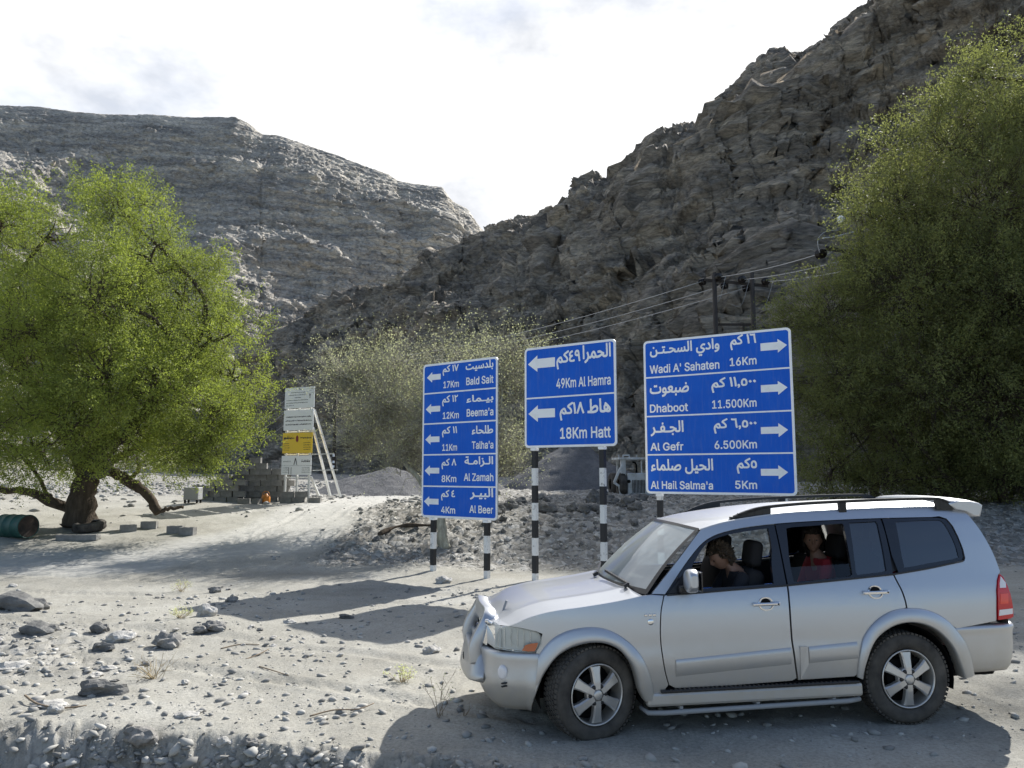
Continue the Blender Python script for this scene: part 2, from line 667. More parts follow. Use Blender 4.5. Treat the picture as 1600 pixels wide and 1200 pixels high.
# ================================================================== MOUNTAINS
def rock_material(name, dark, mid, light, scale, strata_rot, warm, fine, low=0.5, bumpd=0.8):
    m = mat(name, mid, 0.75, spec=0.3)
    n, l, b = nodes(m)
    r = noise_color(m, [(0.28, dark), (0.48, mid), (0.62, warm), (0.78, light)], scale=scale, detail=10, rough=0.72,
                    stretch=(1, 1, 2.6), rot=strata_rot)
    t = n.new('ShaderNodeTexCoord')
    p = n.new('ShaderNodeMapping')
    p.inputs['Rotation'].default_value = strata_rot
    p.inputs['Scale'].default_value = (1, 1, 3.2)
    l.new(t.outputs['Object'], p.inputs['Vector'])
    wz = n.new('ShaderNodeTexNoise')
    wz.inputs['Scale'].default_value = fine * 0.3
    wz.inputs['Detail'].default_value = 4
    l.new(p.outputs['Vector'], wz.inputs['Vector'])
    wa = n.new('ShaderNodeVectorMath')
    wa.operation = 'MULTIPLY_ADD'
    wa.inputs[1].default_value = (3 / fine,) * 3
    l.new(wz.outputs['Color'], wa.inputs[0])
    l.new(p.outputs['Vector'], wa.inputs[2])
    f = n.new('ShaderNodeTexNoise')
    f.inputs['Scale'].default_value = fine
    f.inputs['Detail'].default_value = 8
    f.inputs['Roughness'].default_value = 0.78
    l.new(wa.outputs[0], f.inputs['Vector'])
    fr = n.new('ShaderNodeValToRGB')
    fr.color_ramp.elements[0].position = 0.33
    fr.color_ramp.elements[0].color = (low, low, low, 1)
    fr.color_ramp.elements[1].position = 0.68
    fr.color_ramp.elements[1].color = (1.5, 1.48, 1.44, 1)
    l.new(f.outputs['Fac'], fr.inputs['Fac'])
    v = n.new('ShaderNodeTexVoronoi')
    v.feature = 'DISTANCE_TO_EDGE'
    v.inputs['Scale'].default_value = fine * 0.42
    l.new(wa.outputs[0], v.inputs['Vector'])
    vr = n.new('ShaderNodeValToRGB')
    vr.color_ramp.elements[0].position = 0.0
    vr.color_ramp.elements[0].color = (0.72, 0.72, 0.72, 1)
    vr.color_ramp.elements[1].position = 0.10
    vr.color_ramp.elements[1].color = (1, 1, 1, 1)
    l.new(v.outputs['Distance'], vr.inputs['Fac'])
    w = n.new('ShaderNodeTexNoise')
    w.inputs['Scale'].default_value = fine * 0.16
    w.inputs['Detail'].default_value = 7
    w.inputs['Roughness'].default_value = 0.7
    pb = n.new('ShaderNodeMapping')
    pb.inputs['Rotation'].default_value = strata_rot
    pb.inputs['Scale'].default_value = (0.35, 0.35, 3.0)
    l.new(t.outputs['Object'], pb.inputs['Vector'])
    l.new(pb.outputs['Vector'], w.inputs['Vector'])
    wr = n.new('ShaderNodeValToRGB')
    wr.color_ramp.elements[0].position = 0.35
    wr.color_ramp.elements[0].color = (0.55, 0.55, 0.56, 1)
    wr.color_ramp.elements[1].position = 0.65
    wr.color_ramp.elements[1].color = (1.3, 1.26, 1.18, 1)
    l.new(w.outputs['Fac'], wr.inputs['Fac'])
    src = r.outputs['Color']
    for q in (fr, vr, wr):
        x = n.new('ShaderNodeMix')
        x.data_type = 'RGBA'
        x.blend_type = 'MULTIPLY'
        x.inputs['Factor'].default_value = 1
        l.new(src, x.inputs['A'])
        l.new(q.outputs['Color'], x.inputs['B'])
        src = x.outputs['Result']
    l.new(src, b.inputs['Base Color'])
    ad = n.new('ShaderNodeMath')
    ad.operation = 'MULTIPLY_ADD'
    ad.inputs[1].default_value = 0.15
    l.new(vr.outputs['Color'], ad.inputs[0])
    l.new(f.outputs['Fac'], ad.inputs[2])
    bp = n.new('ShaderNodeBump')
    bp.inputs['Strength'].default_value = 1.0
    bp.inputs['Distance'].default_value = bumpd / fine
    l.new(ad.outputs[0], bp.inputs['Height'])
    l.new(bp.outputs['Normal'], b.inputs['Normal'])
    return m

def mountain(name, label, ridge, footD, nu, nv, m, strata, sizes, amps, seed, back=110, power=1.1):
    ridge = np.array(ridge, float)
    px = np.linspace(ridge[0, 0], ridge[-1, 0], nu)
    py = np.interp(px, ridge[:, 0], ridge[:, 1])
    D = np.interp(px, ridge[:, 0], ridge[:, 2])
    fd = np.interp(px, [f[0] for f in footD], [f[1] for f in footD])
    a = (px - 800) / 1200
    b = (600 - py) / 1200
    Rg = np.stack([a * D, (_c - b * _s) * D, CAM_H + (_s + b * _c) * D], -1)
    hd = np.stack([Rg[:, 0], Rg[:, 1]], -1)
    hl = np.hypot(hd[:, 0], hd[:, 1])
    hd = hd / hl[:, None]
    Ft = np.stack([hd[:, 0] * fd, hd[:, 1] * fd], -1)
    fz = terr(Ft[:, 0], Ft[:, 1]) - 2.5
    nf = int(nv * 0.9)
    v = np.concatenate([np.linspace(0, 1, nf), 1 + np.linspace(0.03, 1, nv - nf) ** 1.3])
    V = np.zeros((nu, nv, 3))
    for j, t in enumerate(v):
        if t <= 1:
            h = fd + (hl - fd) * t
            z = fz + (Rg[:, 2] - fz) * t ** power
        else:
            h = hl + back * (t - 1)
            z = Rg[:, 2] + (fz - Rg[:, 2]) * (t - 1) ** 1.6
        V[:, j, 0] = hd[:, 0] * h
        V[:, j, 1] = hd[:, 1] * h
        V[:, j, 2] = z
    fade = (np.minimum(1, 0.06 + np.abs(1 - v) * 5.0) * np.minimum(1, 0.2 + v * 5))[None, :]
    S = np.array(strata, float)
    S /= np.linalg.norm(S)
    def normals(V):
        du = np.gradient(V, axis=0)
        dv = np.gradient(V, axis=1)
        N = np.cross(dv, du)
        N /= np.linalg.norm(N, axis=-1, keepdims=True) + 1e-9
        return N * np.where(N[..., 2:3] < 0, -1, 1)
    N = normals(V)
    V = V + N * (fbm(V / sizes[0], 3, 0.5, seed, True) * amps[0] * fade)[..., None]
    N = normals(V)
    warp = V + 0.25 * sizes[1] * np.stack([fbm(V / sizes[1], 2, 0.5, seed + 31), fbm(V / sizes[1], 2, 0.5, seed + 32), fbm(V / sizes[1], 2, 0.5, seed + 33)], -1)
    q = warp + S * ((warp @ S)[..., None]) * 1.3          # slabs along the bedding
    fm = np.minimum(1, 0.25 + np.abs(1 - v) * 12)[None, :]
    d = facets(q / sizes[1], seed + 7) * amps[1] * fade ** 0.6
    s_ = (warp @ S) / sizes[2] + 0.8 * fbm(V / (sizes[1] * 3), 2, 0.5, seed + 40)
    saw = s_ - np.floor(s_)
    d = d + (sst(saw / 0.8) - saw) * amps[2] * fm
    d = d + facets(q / sizes[3], seed + 17) * amps[3] * fm
    d = d + facets(q / sizes[3] * 2.6, seed + 57) * amps[3] * 0.45 * fm
    d = d + fbm(q / (sizes[1] * 1.6), 4, 0.6, seed + 27, True) * amps[1] * 0.9 * fade
    V = V + N * d[..., None]
    me = arr_mesh(name, V.reshape(-1, 3), grid_faces(nu, nv))
    o = link(name, me, m)
    tag(o, label, kind='structure')
    return o

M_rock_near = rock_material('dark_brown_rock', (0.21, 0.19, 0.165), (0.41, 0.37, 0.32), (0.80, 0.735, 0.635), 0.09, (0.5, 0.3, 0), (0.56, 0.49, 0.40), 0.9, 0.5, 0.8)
M_rock_far = rock_material('hazed_grey_rock', (0.29, 0.276, 0.256), (0.48, 0.46, 0.43), (0.82, 0.78, 0.72), 0.05, (0.15, 0.2, 0), (0.62, 0.58, 0.52), 0.55, 0.55, 0.6)  # grey rock, its colour made paler in place of distance haze

right_ridge = [(250, 742, 215), (300, 722, 212), (380, 640, 206), (440, 560, 200), (490, 510, 195), (560, 470, 190), (640, 455, 185), (690, 420, 181),
               (750, 385, 177), (770, 365, 176), (800, 350, 174), (850, 339, 171), (872, 348, 170), (915, 335, 168), (922, 322, 167), (940, 310, 166), (975, 285, 164), (1002, 264, 163),
               (1006, 246, 162), (1014, 240, 162), (1024, 246, 161), (1036, 212, 161), (1060, 204, 160), (1103, 188, 159), (1101, 178, 159), (1128, 165, 158), (1131, 140, 158), (1150, 128, 157),
               (1165, 112, 157), (1168, 102, 157), (1184, 96, 156), (1187, 87, 156), (1200, 89, 156), (1205, 77, 156), (1216, 80, 156), (1224, 76, 155), (1232, 86, 155), (1254, 84, 155),
               (1290, 62, 154), (1300, 55, 154), (1303, 42, 154), (1340, 20, 153), (1350, 10, 153), (1380, 0, 152), (1450, -60, 150), (1485, -130, 150), (1505, -190, 150), (1515, -215, 150), (1532, -226, 150), (1542, -230, 150), (1567, -236, 150), (1590, -240, 149), (1720, -245, 147), (1900, -330, 145), (2500, -500, 140)]  # unseen crest above the view, shaped to throw shade on tree and rubble
mountain('right_mountain', 'steep dark brown rocky mountainside filling the right of the view', right_ridge,
         [(250, 150), (440, 120), (700, 82), (1000, 70), (1600, 58), (2500, 60)], 1200, 540, M_rock_near, (-0.45, -0.25, 0.9),
         (46, 6.0, 3.0, 1.3), (11.0, 1.5, 1.1, 0.5), 3, power=1.05)
left_ridge = [(-900, 260, 420), (-500, 190, 430), (-200, 150, 430), (0, 165, 430), (60, 167, 430), (120, 175, 430), (180, 180, 432), (230, 179, 434), (300, 184, 436), (368, 184, 438), (385, 192, 440), (410, 211, 440),
              (440, 214, 442), (480, 228, 444), (520, 241, 446), (560, 256, 448), (605, 272, 450), (620, 283, 452), (650, 289, 453), (690, 294, 454), (705, 315, 455), (732, 329, 456), (745, 350, 457), (765, 372, 458),
              (800, 420, 460), (880, 500, 465), (1000, 600, 470), (1150, 700, 475)]
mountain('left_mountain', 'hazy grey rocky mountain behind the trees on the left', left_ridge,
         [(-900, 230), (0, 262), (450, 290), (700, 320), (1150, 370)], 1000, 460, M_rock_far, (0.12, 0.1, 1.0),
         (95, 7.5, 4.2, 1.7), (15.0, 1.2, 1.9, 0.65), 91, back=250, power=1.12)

# ================================================================== STONES
def stone_mesh(name, seed, sub=3, squash=0.6, rough=0.35):
    bm = bmesh.new()
    bmesh.ops.create_icosphere(bm, subdivisions=sub, radius=1.0)
    P = np.array([v.co[:] for v in bm.verts])
    d = 1 + rough * fbm(P * 0.9 + seed * 3.1, 2, 0.5, seed) + 0.28 * facets(P * 1.25 + seed, seed + 50) + 0.04 * fbm(P * 5, 2, 0.5, seed + 90)
    P = P * d[:, None] * np.array([1, 0.72, squash])
    for v, p in zip(bm.verts, P):
        v.co = p
    me = bpy.data.meshes.new(name)
    bm.to_mesh(me)
    bm.free()
    return me

M_stone = mat('grey_stone', (0.2, 0.19, 0.18), 0.9, spec=0.2)
noise_color(M_stone, [(0.3, (0.15, 0.145, 0.135)), (0.55, (0.26, 0.25, 0.235)), (0.75, (0.38, 0.365, 0.34))], scale=1.6, detail=8, bump=0.5, bump_scale=9, dist=0.06)
M_stone_dark = mat('dark_stone', (0.1, 0.1, 0.1), 0.9, spec=0.2)
noise_color(M_stone_dark, [(0.3, (0.10, 0.10, 0.098)), (0.55, (0.16, 0.158, 0.152)), (0.75, (0.25, 0.245, 0.23))], scale=1.6, detail=8, bump=0.5, bump_scale=9, dist=0.06)
M_stone_pale = mat('pale_stone', (0.45, 0.43, 0.4), 0.9, spec=0.2)
noise_color(M_stone_pale, [(0.3, (0.34, 0.325, 0.30)), (0.6, (0.48, 0.465, 0.435)), (0.8, (0.58, 0.56, 0.53))], scale=1.6, detail=8, bump=0.4, bump_scale=9, dist=0.05)
stone_kinds = []
for k in range(9):
    me = stone_mesh('stone', k + 1, 3, 0.5 + 0.05 * (k % 4))
    me.materials.append((M_stone, M_stone_dark, M_stone_pale)[k % 3])
    stone_kinds.append(me)

def place_stone(px, py, wpx, label, group=None, kind=0, name='stone', rz=None, sq=1.0, sink=0.25):
    g = gp(px, py)
    D = (g - Vector((0, 0, CAM_H))).dot(Vector((0, _c, _s)))
    r = wpx / 1200.0 * D * 0.5
    o = bpy.data.objects.new(name, stone_kinds[kind % 9])
    COL.objects.link(o)
    o.scale = (r, r, r * sq)
    o.location = (g.x, g.y, g.z + r * 0.55 * sq - sink * r)
    o.rotation_euler = (random.uniform(-.15, .15), random.uniform(-.15, .15), rz if rz is not None else random.uniform(0, 6.28))
    tag(o, label, 'stone', group)
    return o

# the stones one can name
named = [(35, 952, 84, 'long flat grey boulder at the left edge of the sandy ground', 1, 0.7),
         (66, 990, 62, 'dark low boulder just below the long flat boulder on the left', 1, 0.7),
         (157, 990, 30, 'dark upright stone between the flat boulder and the dry tufts', 1, 1.1),
         (160, 1020, 34, 'dark rounded stone with a pale stone touching its back', 4, 0.9),
         (186, 1004, 44, 'pale rounded stone behind a dark rounded stone', 2, 0.8),
         (262, 1014, 44, 'largest grey stone standing alone in the middle of the sand', 0, 1.1),
         (336, 985, 36, 'grey stone beside a smaller one near the sign shadows', 0, 0.9),
         (312, 988, 22, 'small stone to the left of a grey stone near the sign shadows', 3, 0.9),
         (322, 964, 30, 'pale pointed stone lit by the sun on open sand', 2, 1.2),
         (158, 1086, 64, 'dark grey boulder with a sunlit end near the gravel bank', 4, 0.8),
         (84, 1104, 50, 'pale flat slab of stone beside twigs near the gravel bank', 5, 0.5),
         (85, 1116, 26, 'small pale stone leaning on a pale flat slab', 2, 1.0),
         (290, 1122, 36, 'flat pale stone half buried above the gravel bank', 2, 0.6),
         (26, 1046, 56, 'broad pale stone at the left edge above a reddish twig', 5, 0.6),
         (674, 1021, 26, 'pale stone beside the front bumper of the silver car', 2, 0.9),
         (350, 1170, 24, 'pale round stone set in the crest of the gravel bank', 2, 1.0),
         (392, 1168, 26, 'grey round stone on the crest of the gravel bank, right of its pale neighbour', 0, 1.0),
         (218, 1172, 52, 'big smooth stone bulging from the shaded gravel bank', 3, 0.9),
         (362, 942, 22, 'grey stone at the near edge of the leftmost sign shadow', 0, 0.9),
         (335, 927, 18, 'stone at the tip of the leftmost sign shadow', 3, 1.0),
         (540, 966, 20, 'dark little stone lying inside the middle sign shadow', 4, 0.7),
         (693, 911, 24, 'pale pointed stone on the sand between the first two road signs', 2, 0.9),
         (455, 976, 18, 'low pale stone left of the middle sign shadow', 5, 0.7)]
for (px, py, w, lab, kd, sq) in named:
    place_stone(px, py, w, lab, None, kd, rz=random.uniform(-0.4, 0.4), sq=sq)
rs = random.Random(11)
for k in range(70):
    px = rs.uniform(-20, 430) if k % 4 else rs.uniform(250, 640)
    py = 915 + rs.random() ** 1.3 * 175
    if 440 < px < 770 and py > 930:
        py = rs.uniform(1020, 1100)
    w = rs.uniform(5, 15) * (py - 738) / 230 * (1.2 if px < 250 else 0.7)
    place_stone(px, py, w, 'small stone scattered on the sand left of the car', 'small stones scattered on the sand', rs.choice([0, 2, 3, 5, 6, 8, 2, 5]), sq=rs.uniform(.5, .9))
for k in range(60):
    u = rs.random()
    px = rs.uniform(700, 1010)
    py = rs.uniform(776, 806) + (rs.random() ** 3) * 40
    w = rs.uniform(9, 30) * (1.0 if py < 806 else 0.55)
    place_stone(px, py, w, 'dark boulder in the row of rocks along the bank behind the signs', 'boulders along the bank behind the signs', rs.choice([1, 4, 7, 0]), name='boulder', sq=1.1)
for k in range(80):
    px = rs.uniform(495, 980)
    py = rs.uniform(806, 868)
    if px < 640 and py < 868 - (px - 480) * 0.42:
        continue
    place_stone(px, py, rs.uniform(6, 15), 'broken stone on the rubble slope behind the signs', 'broken stones on the rubble slope', rs.randrange(9))

# gravel nobody could count: one mesh
def gravel(name, label, pts, rlo, rhi, m, seed):
    rg = np.random.RandomState(seed)
    bm = bmesh.new()
    bmesh.ops.create_icosphere(bm, subdivisions=1, radius=1.0)
    P0 = np.array([v.co[:] for v in bm.verts])
    F0 = np.array([[v.index for v in f.verts] for f in bm.faces])
    bm.free()
    n = len(pts)
    r = rlo + (rhi - rlo) * rg.rand(n) ** 4
    r = r * pts[:, 3]
    jit = 1 + 0.6 * (rg.rand(n, len(P0)) - 0.5)
    sc = np.stack([1 + 0.5 * rg.rand(n), 0.7 + 0.4 * rg.rand(n), 0.35 + 0.35 * rg.rand(n)], -1)
    V = P0[None] * jit[..., None] * sc[:, None, :] * r[:, None, None]
    a = rg.rand(n) * 6.28
    ca, sa = np.cos(a)[:, None], np.sin(a)[:, None]
    x, y = V[..., 0] * ca - V[..., 1] * sa, V[..., 0] * sa + V[..., 1] * ca
    tl = (rg.rand(n) - 0.5)[:, None] * 0.8
    z = V[..., 2] + x * tl
    V = np.stack([x, y, z], -1) + pts[:, None, :3] + np.array([0, 0, 1])[None, None] * (r * 0.15)[:, None, None]
    Fc = F0[None] + (np.arange(n) * len(P0))[:, None, None]
    me = arr_mesh(name, V.reshape(-1, 3), Fc.reshape(-1, 3))
    o = link(name, me, m)
    tag(o, label, kind='stuff')
    return o

M_gravel = mat('gravel_stone', (0.3, 0.29, 0.27), 0.85, spec=0.25)
def island_color(m, stops):
    n, l, b = nodes(m)
    g = n.new('ShaderNodeNewGeometry')
    r = n.new('ShaderNodeValToRGB')
    while len(r.color_ramp.elements) < len(stops):
        r.color_ramp.elements.new(0.5)
    for e, (p, c) in zip(r.color_ramp.elements, stops):
        e.position = p
        e.color = (*c, 1)
    l.new(g.outputs['Random Per Island'], r.inputs['Fac'])
    l.new(r.outputs['Color'], b.inputs['Base Color'])
island_color(M_gravel, [(0, (0.17, 0.166, 0.156)), (0.3, (0.27, 0.264, 0.248)), (0.7, (0.35, 0.34, 0.315)), (1, (0.45, 0.44, 0.41))])

rg = np.random.RandomState(5)
def scatter(n, rmin, rmax, amin, amax, dens):
    u = rg.rand(n)
    r = (rmin + (rmax - rmin) * u)
    a = np.radians(amin + (amax - amin) * rg.rand(n))
    x, y = np.sin(a) * r, np.cos(a) * r
    keep = rg.rand(n) < dens(x, y)
    x, y, r = x[keep], y[keep], r[keep]
    return np.stack([x, y, terr(x, y, True), np.ones_like(x)], -1)

near = scatter(60000, 5.5, 15, -38, 38, lambda x, y: 0.06 + 0.5 * rubble(x, y) * (x < 0) + 0.10 * (fbm(np.stack([x, y, x * 0], -1) * 0.7, 2, 0.5, 3) > 0.15))
bank = scatter(34000, 5.2, 7.6, -38, 12, lambda x, y: (terr(x, y) < -0.06) * 0.6)
bank[:, 3] = 0.6 + 1.5 * rg.rand(len(bank)) ** 3
rub = scatter(60000, 17, 34, -20, 38, lambda x, y: rubble(x, y) * 0.8 + 0.03)
rub[:, 3] = 0.4 + 1.1 * rg.rand(len(rub)) ** 2.6
farb = scatter(20000, 24, 62, -38, -6, lambda x, y: 0.6 * rubble(x, y) + 0.05)
farb[:, 3] = 3.0
gravel('gravel', 'loose grey pebbles and gravel strewn over the sand and slope', np.concatenate([near, bank, rub, farb]), 0.006, 0.05, M_gravel, 8)

# ================================================================== TREES
def bark(name, c):
    m = mat(name, c, 0.95, spec=0.1)
    noise_color(m, [(0.3, tuple(x * 0.55 for x in c)), (0.6, c), (0.8, tuple(min(1, x * 1.5) for x in c))], scale=3, detail=8,
                stretch=(3, 3, 0.7), bump=0.9, bump_scale=9, dist=0.06)
    return m
M_bark = bark('dark_bark', (0.10, 0.08, 0.062))
M_bark_grey = bark("grey_bark", (0.46, 0.44, 0.35))
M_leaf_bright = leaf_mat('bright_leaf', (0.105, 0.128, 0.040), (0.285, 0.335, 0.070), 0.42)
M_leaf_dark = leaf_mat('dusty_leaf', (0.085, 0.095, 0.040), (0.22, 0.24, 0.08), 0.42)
M_leaf_grey = leaf_mat('grey_leaf', (0.36, 0.385, 0.20), (0.52, 0.535, 0.32), 0.58)

def prisms(A, B, ra, rb):
    """many thin three-sided twigs at once"""
    d = B - A
    d /= np.linalg.norm(d, axis=1, keepdims=True) + 1e-9
    u = np.where(np.abs(d[:, 2:3]) < 0.9, np.array([[0, 0, 1.0]]), np.array([[1.0, 0, 0]]))
    x = np.cross(d, u)
    x /= np.linalg.norm(x, axis=1, keepdims=True)
    y = np.cross(d, x)
    V = []
    for P, r in ((A, ra), (B, rb)):
        for k in range(3):
            an = 2 * math.pi * k / 3
            V.append(P + (x * math.cos(an) + y * math.sin(an)) * r[:, None])
    V = np.stack(V, 1)
    f = np.array([[0, 1, 4, 3], [1, 2, 5, 4], [2, 0, 3, 5]])
    Fc = f[None] + (np.arange(len(A)) * 6)[:, None, None]
    return V.reshape(-1, 3), Fc.reshape(-1, 4)

def unit(v):
    return v / (np.linalg.norm(v, axis=-1, keepdims=True) + 1e-9)

def tree(name, label, cat, base, trunks, lobes, D, nspray, nleaf, leaf, spread, m_leaf, m_bark, seed, droop=0.0, twig_every=3,
         twig_r=0.012, spray_len=(0.5, 1.1), up=0.5, shell=0.5, group=None, tufts=0, holes=-0.22, zmin=1.2):
    rg = np.random.RandomState(seed)
    root = thing(name, label, cat, base, 0, group)
    b0 = np.array(base)
    C, Rr = [], []
    for (px, py, r, dy) in lobes:
        w = np.array(at(px, py, D + dy))
        C.append(w)
        Rr.append(0.92 * r / 1200.0 * (D + dy))
    # ragged tufts standing out of the main masses
    nb = len(C)
    for q in range(tufts):
        k = rg.randint(nb)
        dv = unit(rg.randn(3) + np.array([0, 0, 0.5 - droop]))
        C.append(C[k] + dv * Rr[k] * rg.uniform(.85, 1.12))
        Rr.append(Rr[k] * rg.uniform(.16, .34))
    C, Rr = np.array(C), np.array(Rr)
    # trunk and limbs
    mb = MB()
    tips = []
    for pts, r0, r1 in trunks:
        pts = [Vector(p) - Vector(base) for p in pts]
        P = catmull(pts, 5)
        n = len(P)
        P = [Vector(p) + Vector(rg.randn(3) * 0.02) for p in P]
        mb.tube(P, [(r0 + (r1 - r0) * (k / (n - 1)) ** 0.8) * (1 + 0.12 * rg.randn() * 0.6) + (0.35 * r0 * max(0, 1 - k / 3.0) if r0 > 0.25 else 0) for k in range(n)], 10)
        tips.append((np.array(P[-1]) + b0, np.array(P[n // 2]) + b0, r1))
    for c, r in zip(C, Rr):
        if r < 0.75:
            continue
        j = int(np.argmin([np.linalg.norm(t[0] - c) for t in tips]))
        s = tips[j][0] if rg.rand() < 0.6 else tips[j][1]
        L = np.linalg.norm(c - s)
        mid = (s + c) / 2 + rg.randn(3) * 0.12 * L + np.array([0, 0, 0.10 * L])
        P = catmull([s - b0, mid - b0, c - b0, c - b0 + (c - s) / max(L, .1) * r * 0.2 + rg.randn(3) * 0.15 * r], 5)
        n = len(P)
        ra = min(tips[j][2] * 0.75, 0.05 + 0.02 * L)
        mb.tube(P, [ra + (0.02 - ra) * k / (n - 1) for k in range(n)], 6)
        for q in range(5):
            e = c + unit(rg.randn(3) + np.array([0, 0, .3])) * r * 0.62
            m2 = (c + e) / 2 + rg.randn(3) * 0.12 * r
            P = catmull([c - b0, m2 - b0, e - b0], 4)
            mb.tube(P, [0.035 - 0.025 * k / (len(P) - 1) for k in range(len(P))], 5)
    # sprays
    pr = Rr ** 1.8
    pr = pr / pr.sum()
    li = rg.choice(len(C), nspray, p=pr)
    dirs = unit(rg.randn(nspray, 3) * np.array([1, 1, 0.9]))
    rad = (1 - shell * rg.rand(nspray) ** 1.6)
    lump = 1 + 0.48 * vnoise(dirs * 2.3 + C[li] * 0.7, seed) + 0.20 * vnoise(dirs * 5.1 + C[li], seed + 1)
    P = C[li] + dirs * (Rr[li] * rad * lump)[:, None]
    # holes where the crown thins out
    keep = (fbm(P * 1.05, 2, 0.5, seed + 5) + 0.25 * rg.randn(nspray) > holes) & (P[:, 2] > b0[2] + zmin)
    P, dirs, li = P[keep], dirs[keep], li[keep]
    n = len(P)
    sd = unit(dirs * 0.8 + np.array([0, 0, up - droop]) + rg.randn(n, 3) * 0.45)
    L = spray_len[0] + (spray_len[1] - spray_len[0]) * rg.rand(n)
    # twigs
    ti = np.arange(n)[::twig_every]
    A = C[li[ti]] + (P[ti] - C[li[ti]]) * 0.45 + rg.randn(len(ti), 3) * 0.15
    M_ = (A + P[ti]) / 2 + rg.randn(len(ti), 3) * 0.12
    E_ = P[ti] + sd[ti] * L[ti][:, None] * 0.8
    AA = np.concatenate([A, M_, P[ti]]) - b0
    BB = np.concatenate([M_, P[ti], E_]) - b0
    k = len(ti)
    ra = np.concatenate([np.full(k, twig_r), np.full(k, twig_r * .75), np.full(k, twig_r * .5)])
    rb = np.concatenate([np.full(k, twig_r * .75), np.full(k, twig_r * .5), np.full(k, twig_r * .2)])
    TV, TF = prisms(AA, BB, ra, rb)
    tw = arr_mesh('twigs', TV, TF)
    mb.bm.from_mesh(tw)
    bpy.data.meshes.remove(tw)
    mb.build('trunk', m_bark, root, recalc=False)
    # leaves along each spray
    t = rg.rand(n, nleaf)
    Q = P[:, None] + sd[:, None] * (L[:, None] * t)[..., None] + rg.randn(n, nleaf, 3) * (spread * (1.1 - 0.6 * t))[..., None]
    Q[..., 2] -= droop * 0.4 * t * t * L[:, None]
    ld = unit(sd[:, None] * 0.6 + rg.randn(n, nleaf, 3) * 0.8)
    ls = unit(np.cross(ld, rg.randn(n, nleaf, 3)))
    s = leaf[0] * (0.6 + 0.8 * rg.rand(n, nleaf, 1))
    wv = leaf[1] * (0.6 + 0.8 * rg.rand(n, nleaf, 1))
    V = np.stack([Q, Q + ld * s * 0.5 + ls * wv * 0.5, Q + ld * s, Q + ld * s * 0.5 - ls * wv * 0.5], 2).reshape(-1, 3) - b0
    Fc = np.arange(len(V)).reshape(-1, 4)
    link('crown', arr_mesh('crown', V, Fc), m_leaf, root)
    return root

# --- bright tree on the left
tb = gp(125, 824)
TD = (tb - Vector((0, 0, CAM_H))).dot(Vector((0, _c, _s)))
def tp(px, py, dy=0.0, D=None):
    return at(px, py, (D or TD) + dy)
left_lobes = [(165, 312, 42, 0.3), (195, 340, 55, -.4), (70, 375, 80, .5), (0, 360, 60, -.6), (-70, 420, 110, 0), (235, 405, 70, -.8), (285, 465, 75, .6), (325, 535, 75, -.5),
              (362, 590, 55, .3), (335, 640, 62, -.8), (150, 470, 105, -1.8), (50, 520, 115, -1.6), (170, 590, 105, -2.2), (-60, 570, 120, 0), (250, 600, 85, -1.9), (60, 650, 90, -1.5),
              (295, 690, 45, -.6), (398, 597, 34, .5), (150, 480, 110, 2.0), (60, 560, 120, 2.2), (240, 590, 100, 2.0), (345, 495, 28, 0), (330, 420, 22, .4), (240, 690, 45, .8), (-40, 690, 70, .2), (385, 655, 24, -.4), (225, 315, 22, .2), (345, 700, 28, -.3), (55, 705, 62, -1.2), (-10, 690, 70, -.8), (195, 680, 58, -1.2), (120, 660, 70, -2.0), (270, 705, 46, -.8), (100, 690, 60, 1.5)]
trunks = [([tb, tp(128, 780), tp(138, 740), tp(150, 690), tp(165, 600)], 0.42, 0.22),
          ([tp(135, 750), tp(110, 690), tp(70, 620), tp(20, 540)], 0.24, 0.12),
          ([tp(145, 725), tp(180, 690, -.3), tp(230, 640, -.6), tp(290, 570, -.5)], 0.22, 0.1),
          ([tp(120, 800, .2), tp(85, 785, .3), tp(45, 768, .5), tp(0, 765, .7), tp(-60, 740, 1)], 0.16, 0.07),
          ([tp(95, 790, -.1), tp(75, 770, -.2), tp(55, 740, -.3), tp(30, 710, -.3)], 0.07, 0.03),
          ([tp(150, 735, .1), tp(175, 738, .2), tp(200, 752, .3), tp(228, 772, .4), tp(246, 800, .4)], 0.15, 0.12),
          ([tp(246, 800, .4), tp(262, 795, .5), tp(285, 792, .7)], 0.08, 0.04),
          ([tp(200, 752, .3), tp(215, 735, .4), tp(225, 720, .6)], 0.07, 0.03)]
tree('desert_tree', 'bright green feathery tree with a thick dark trunk on the left', 'tree', tb, trunks, left_lobes, TD, 10500, 62, (0.058, 0.024), 0.095, M_leaf_bright, M_bark, 21,
     droop=0.15, twig_every=4, up=0.45, tufts=64, holes=-0.15, spray_len=(0.35, 0.95))

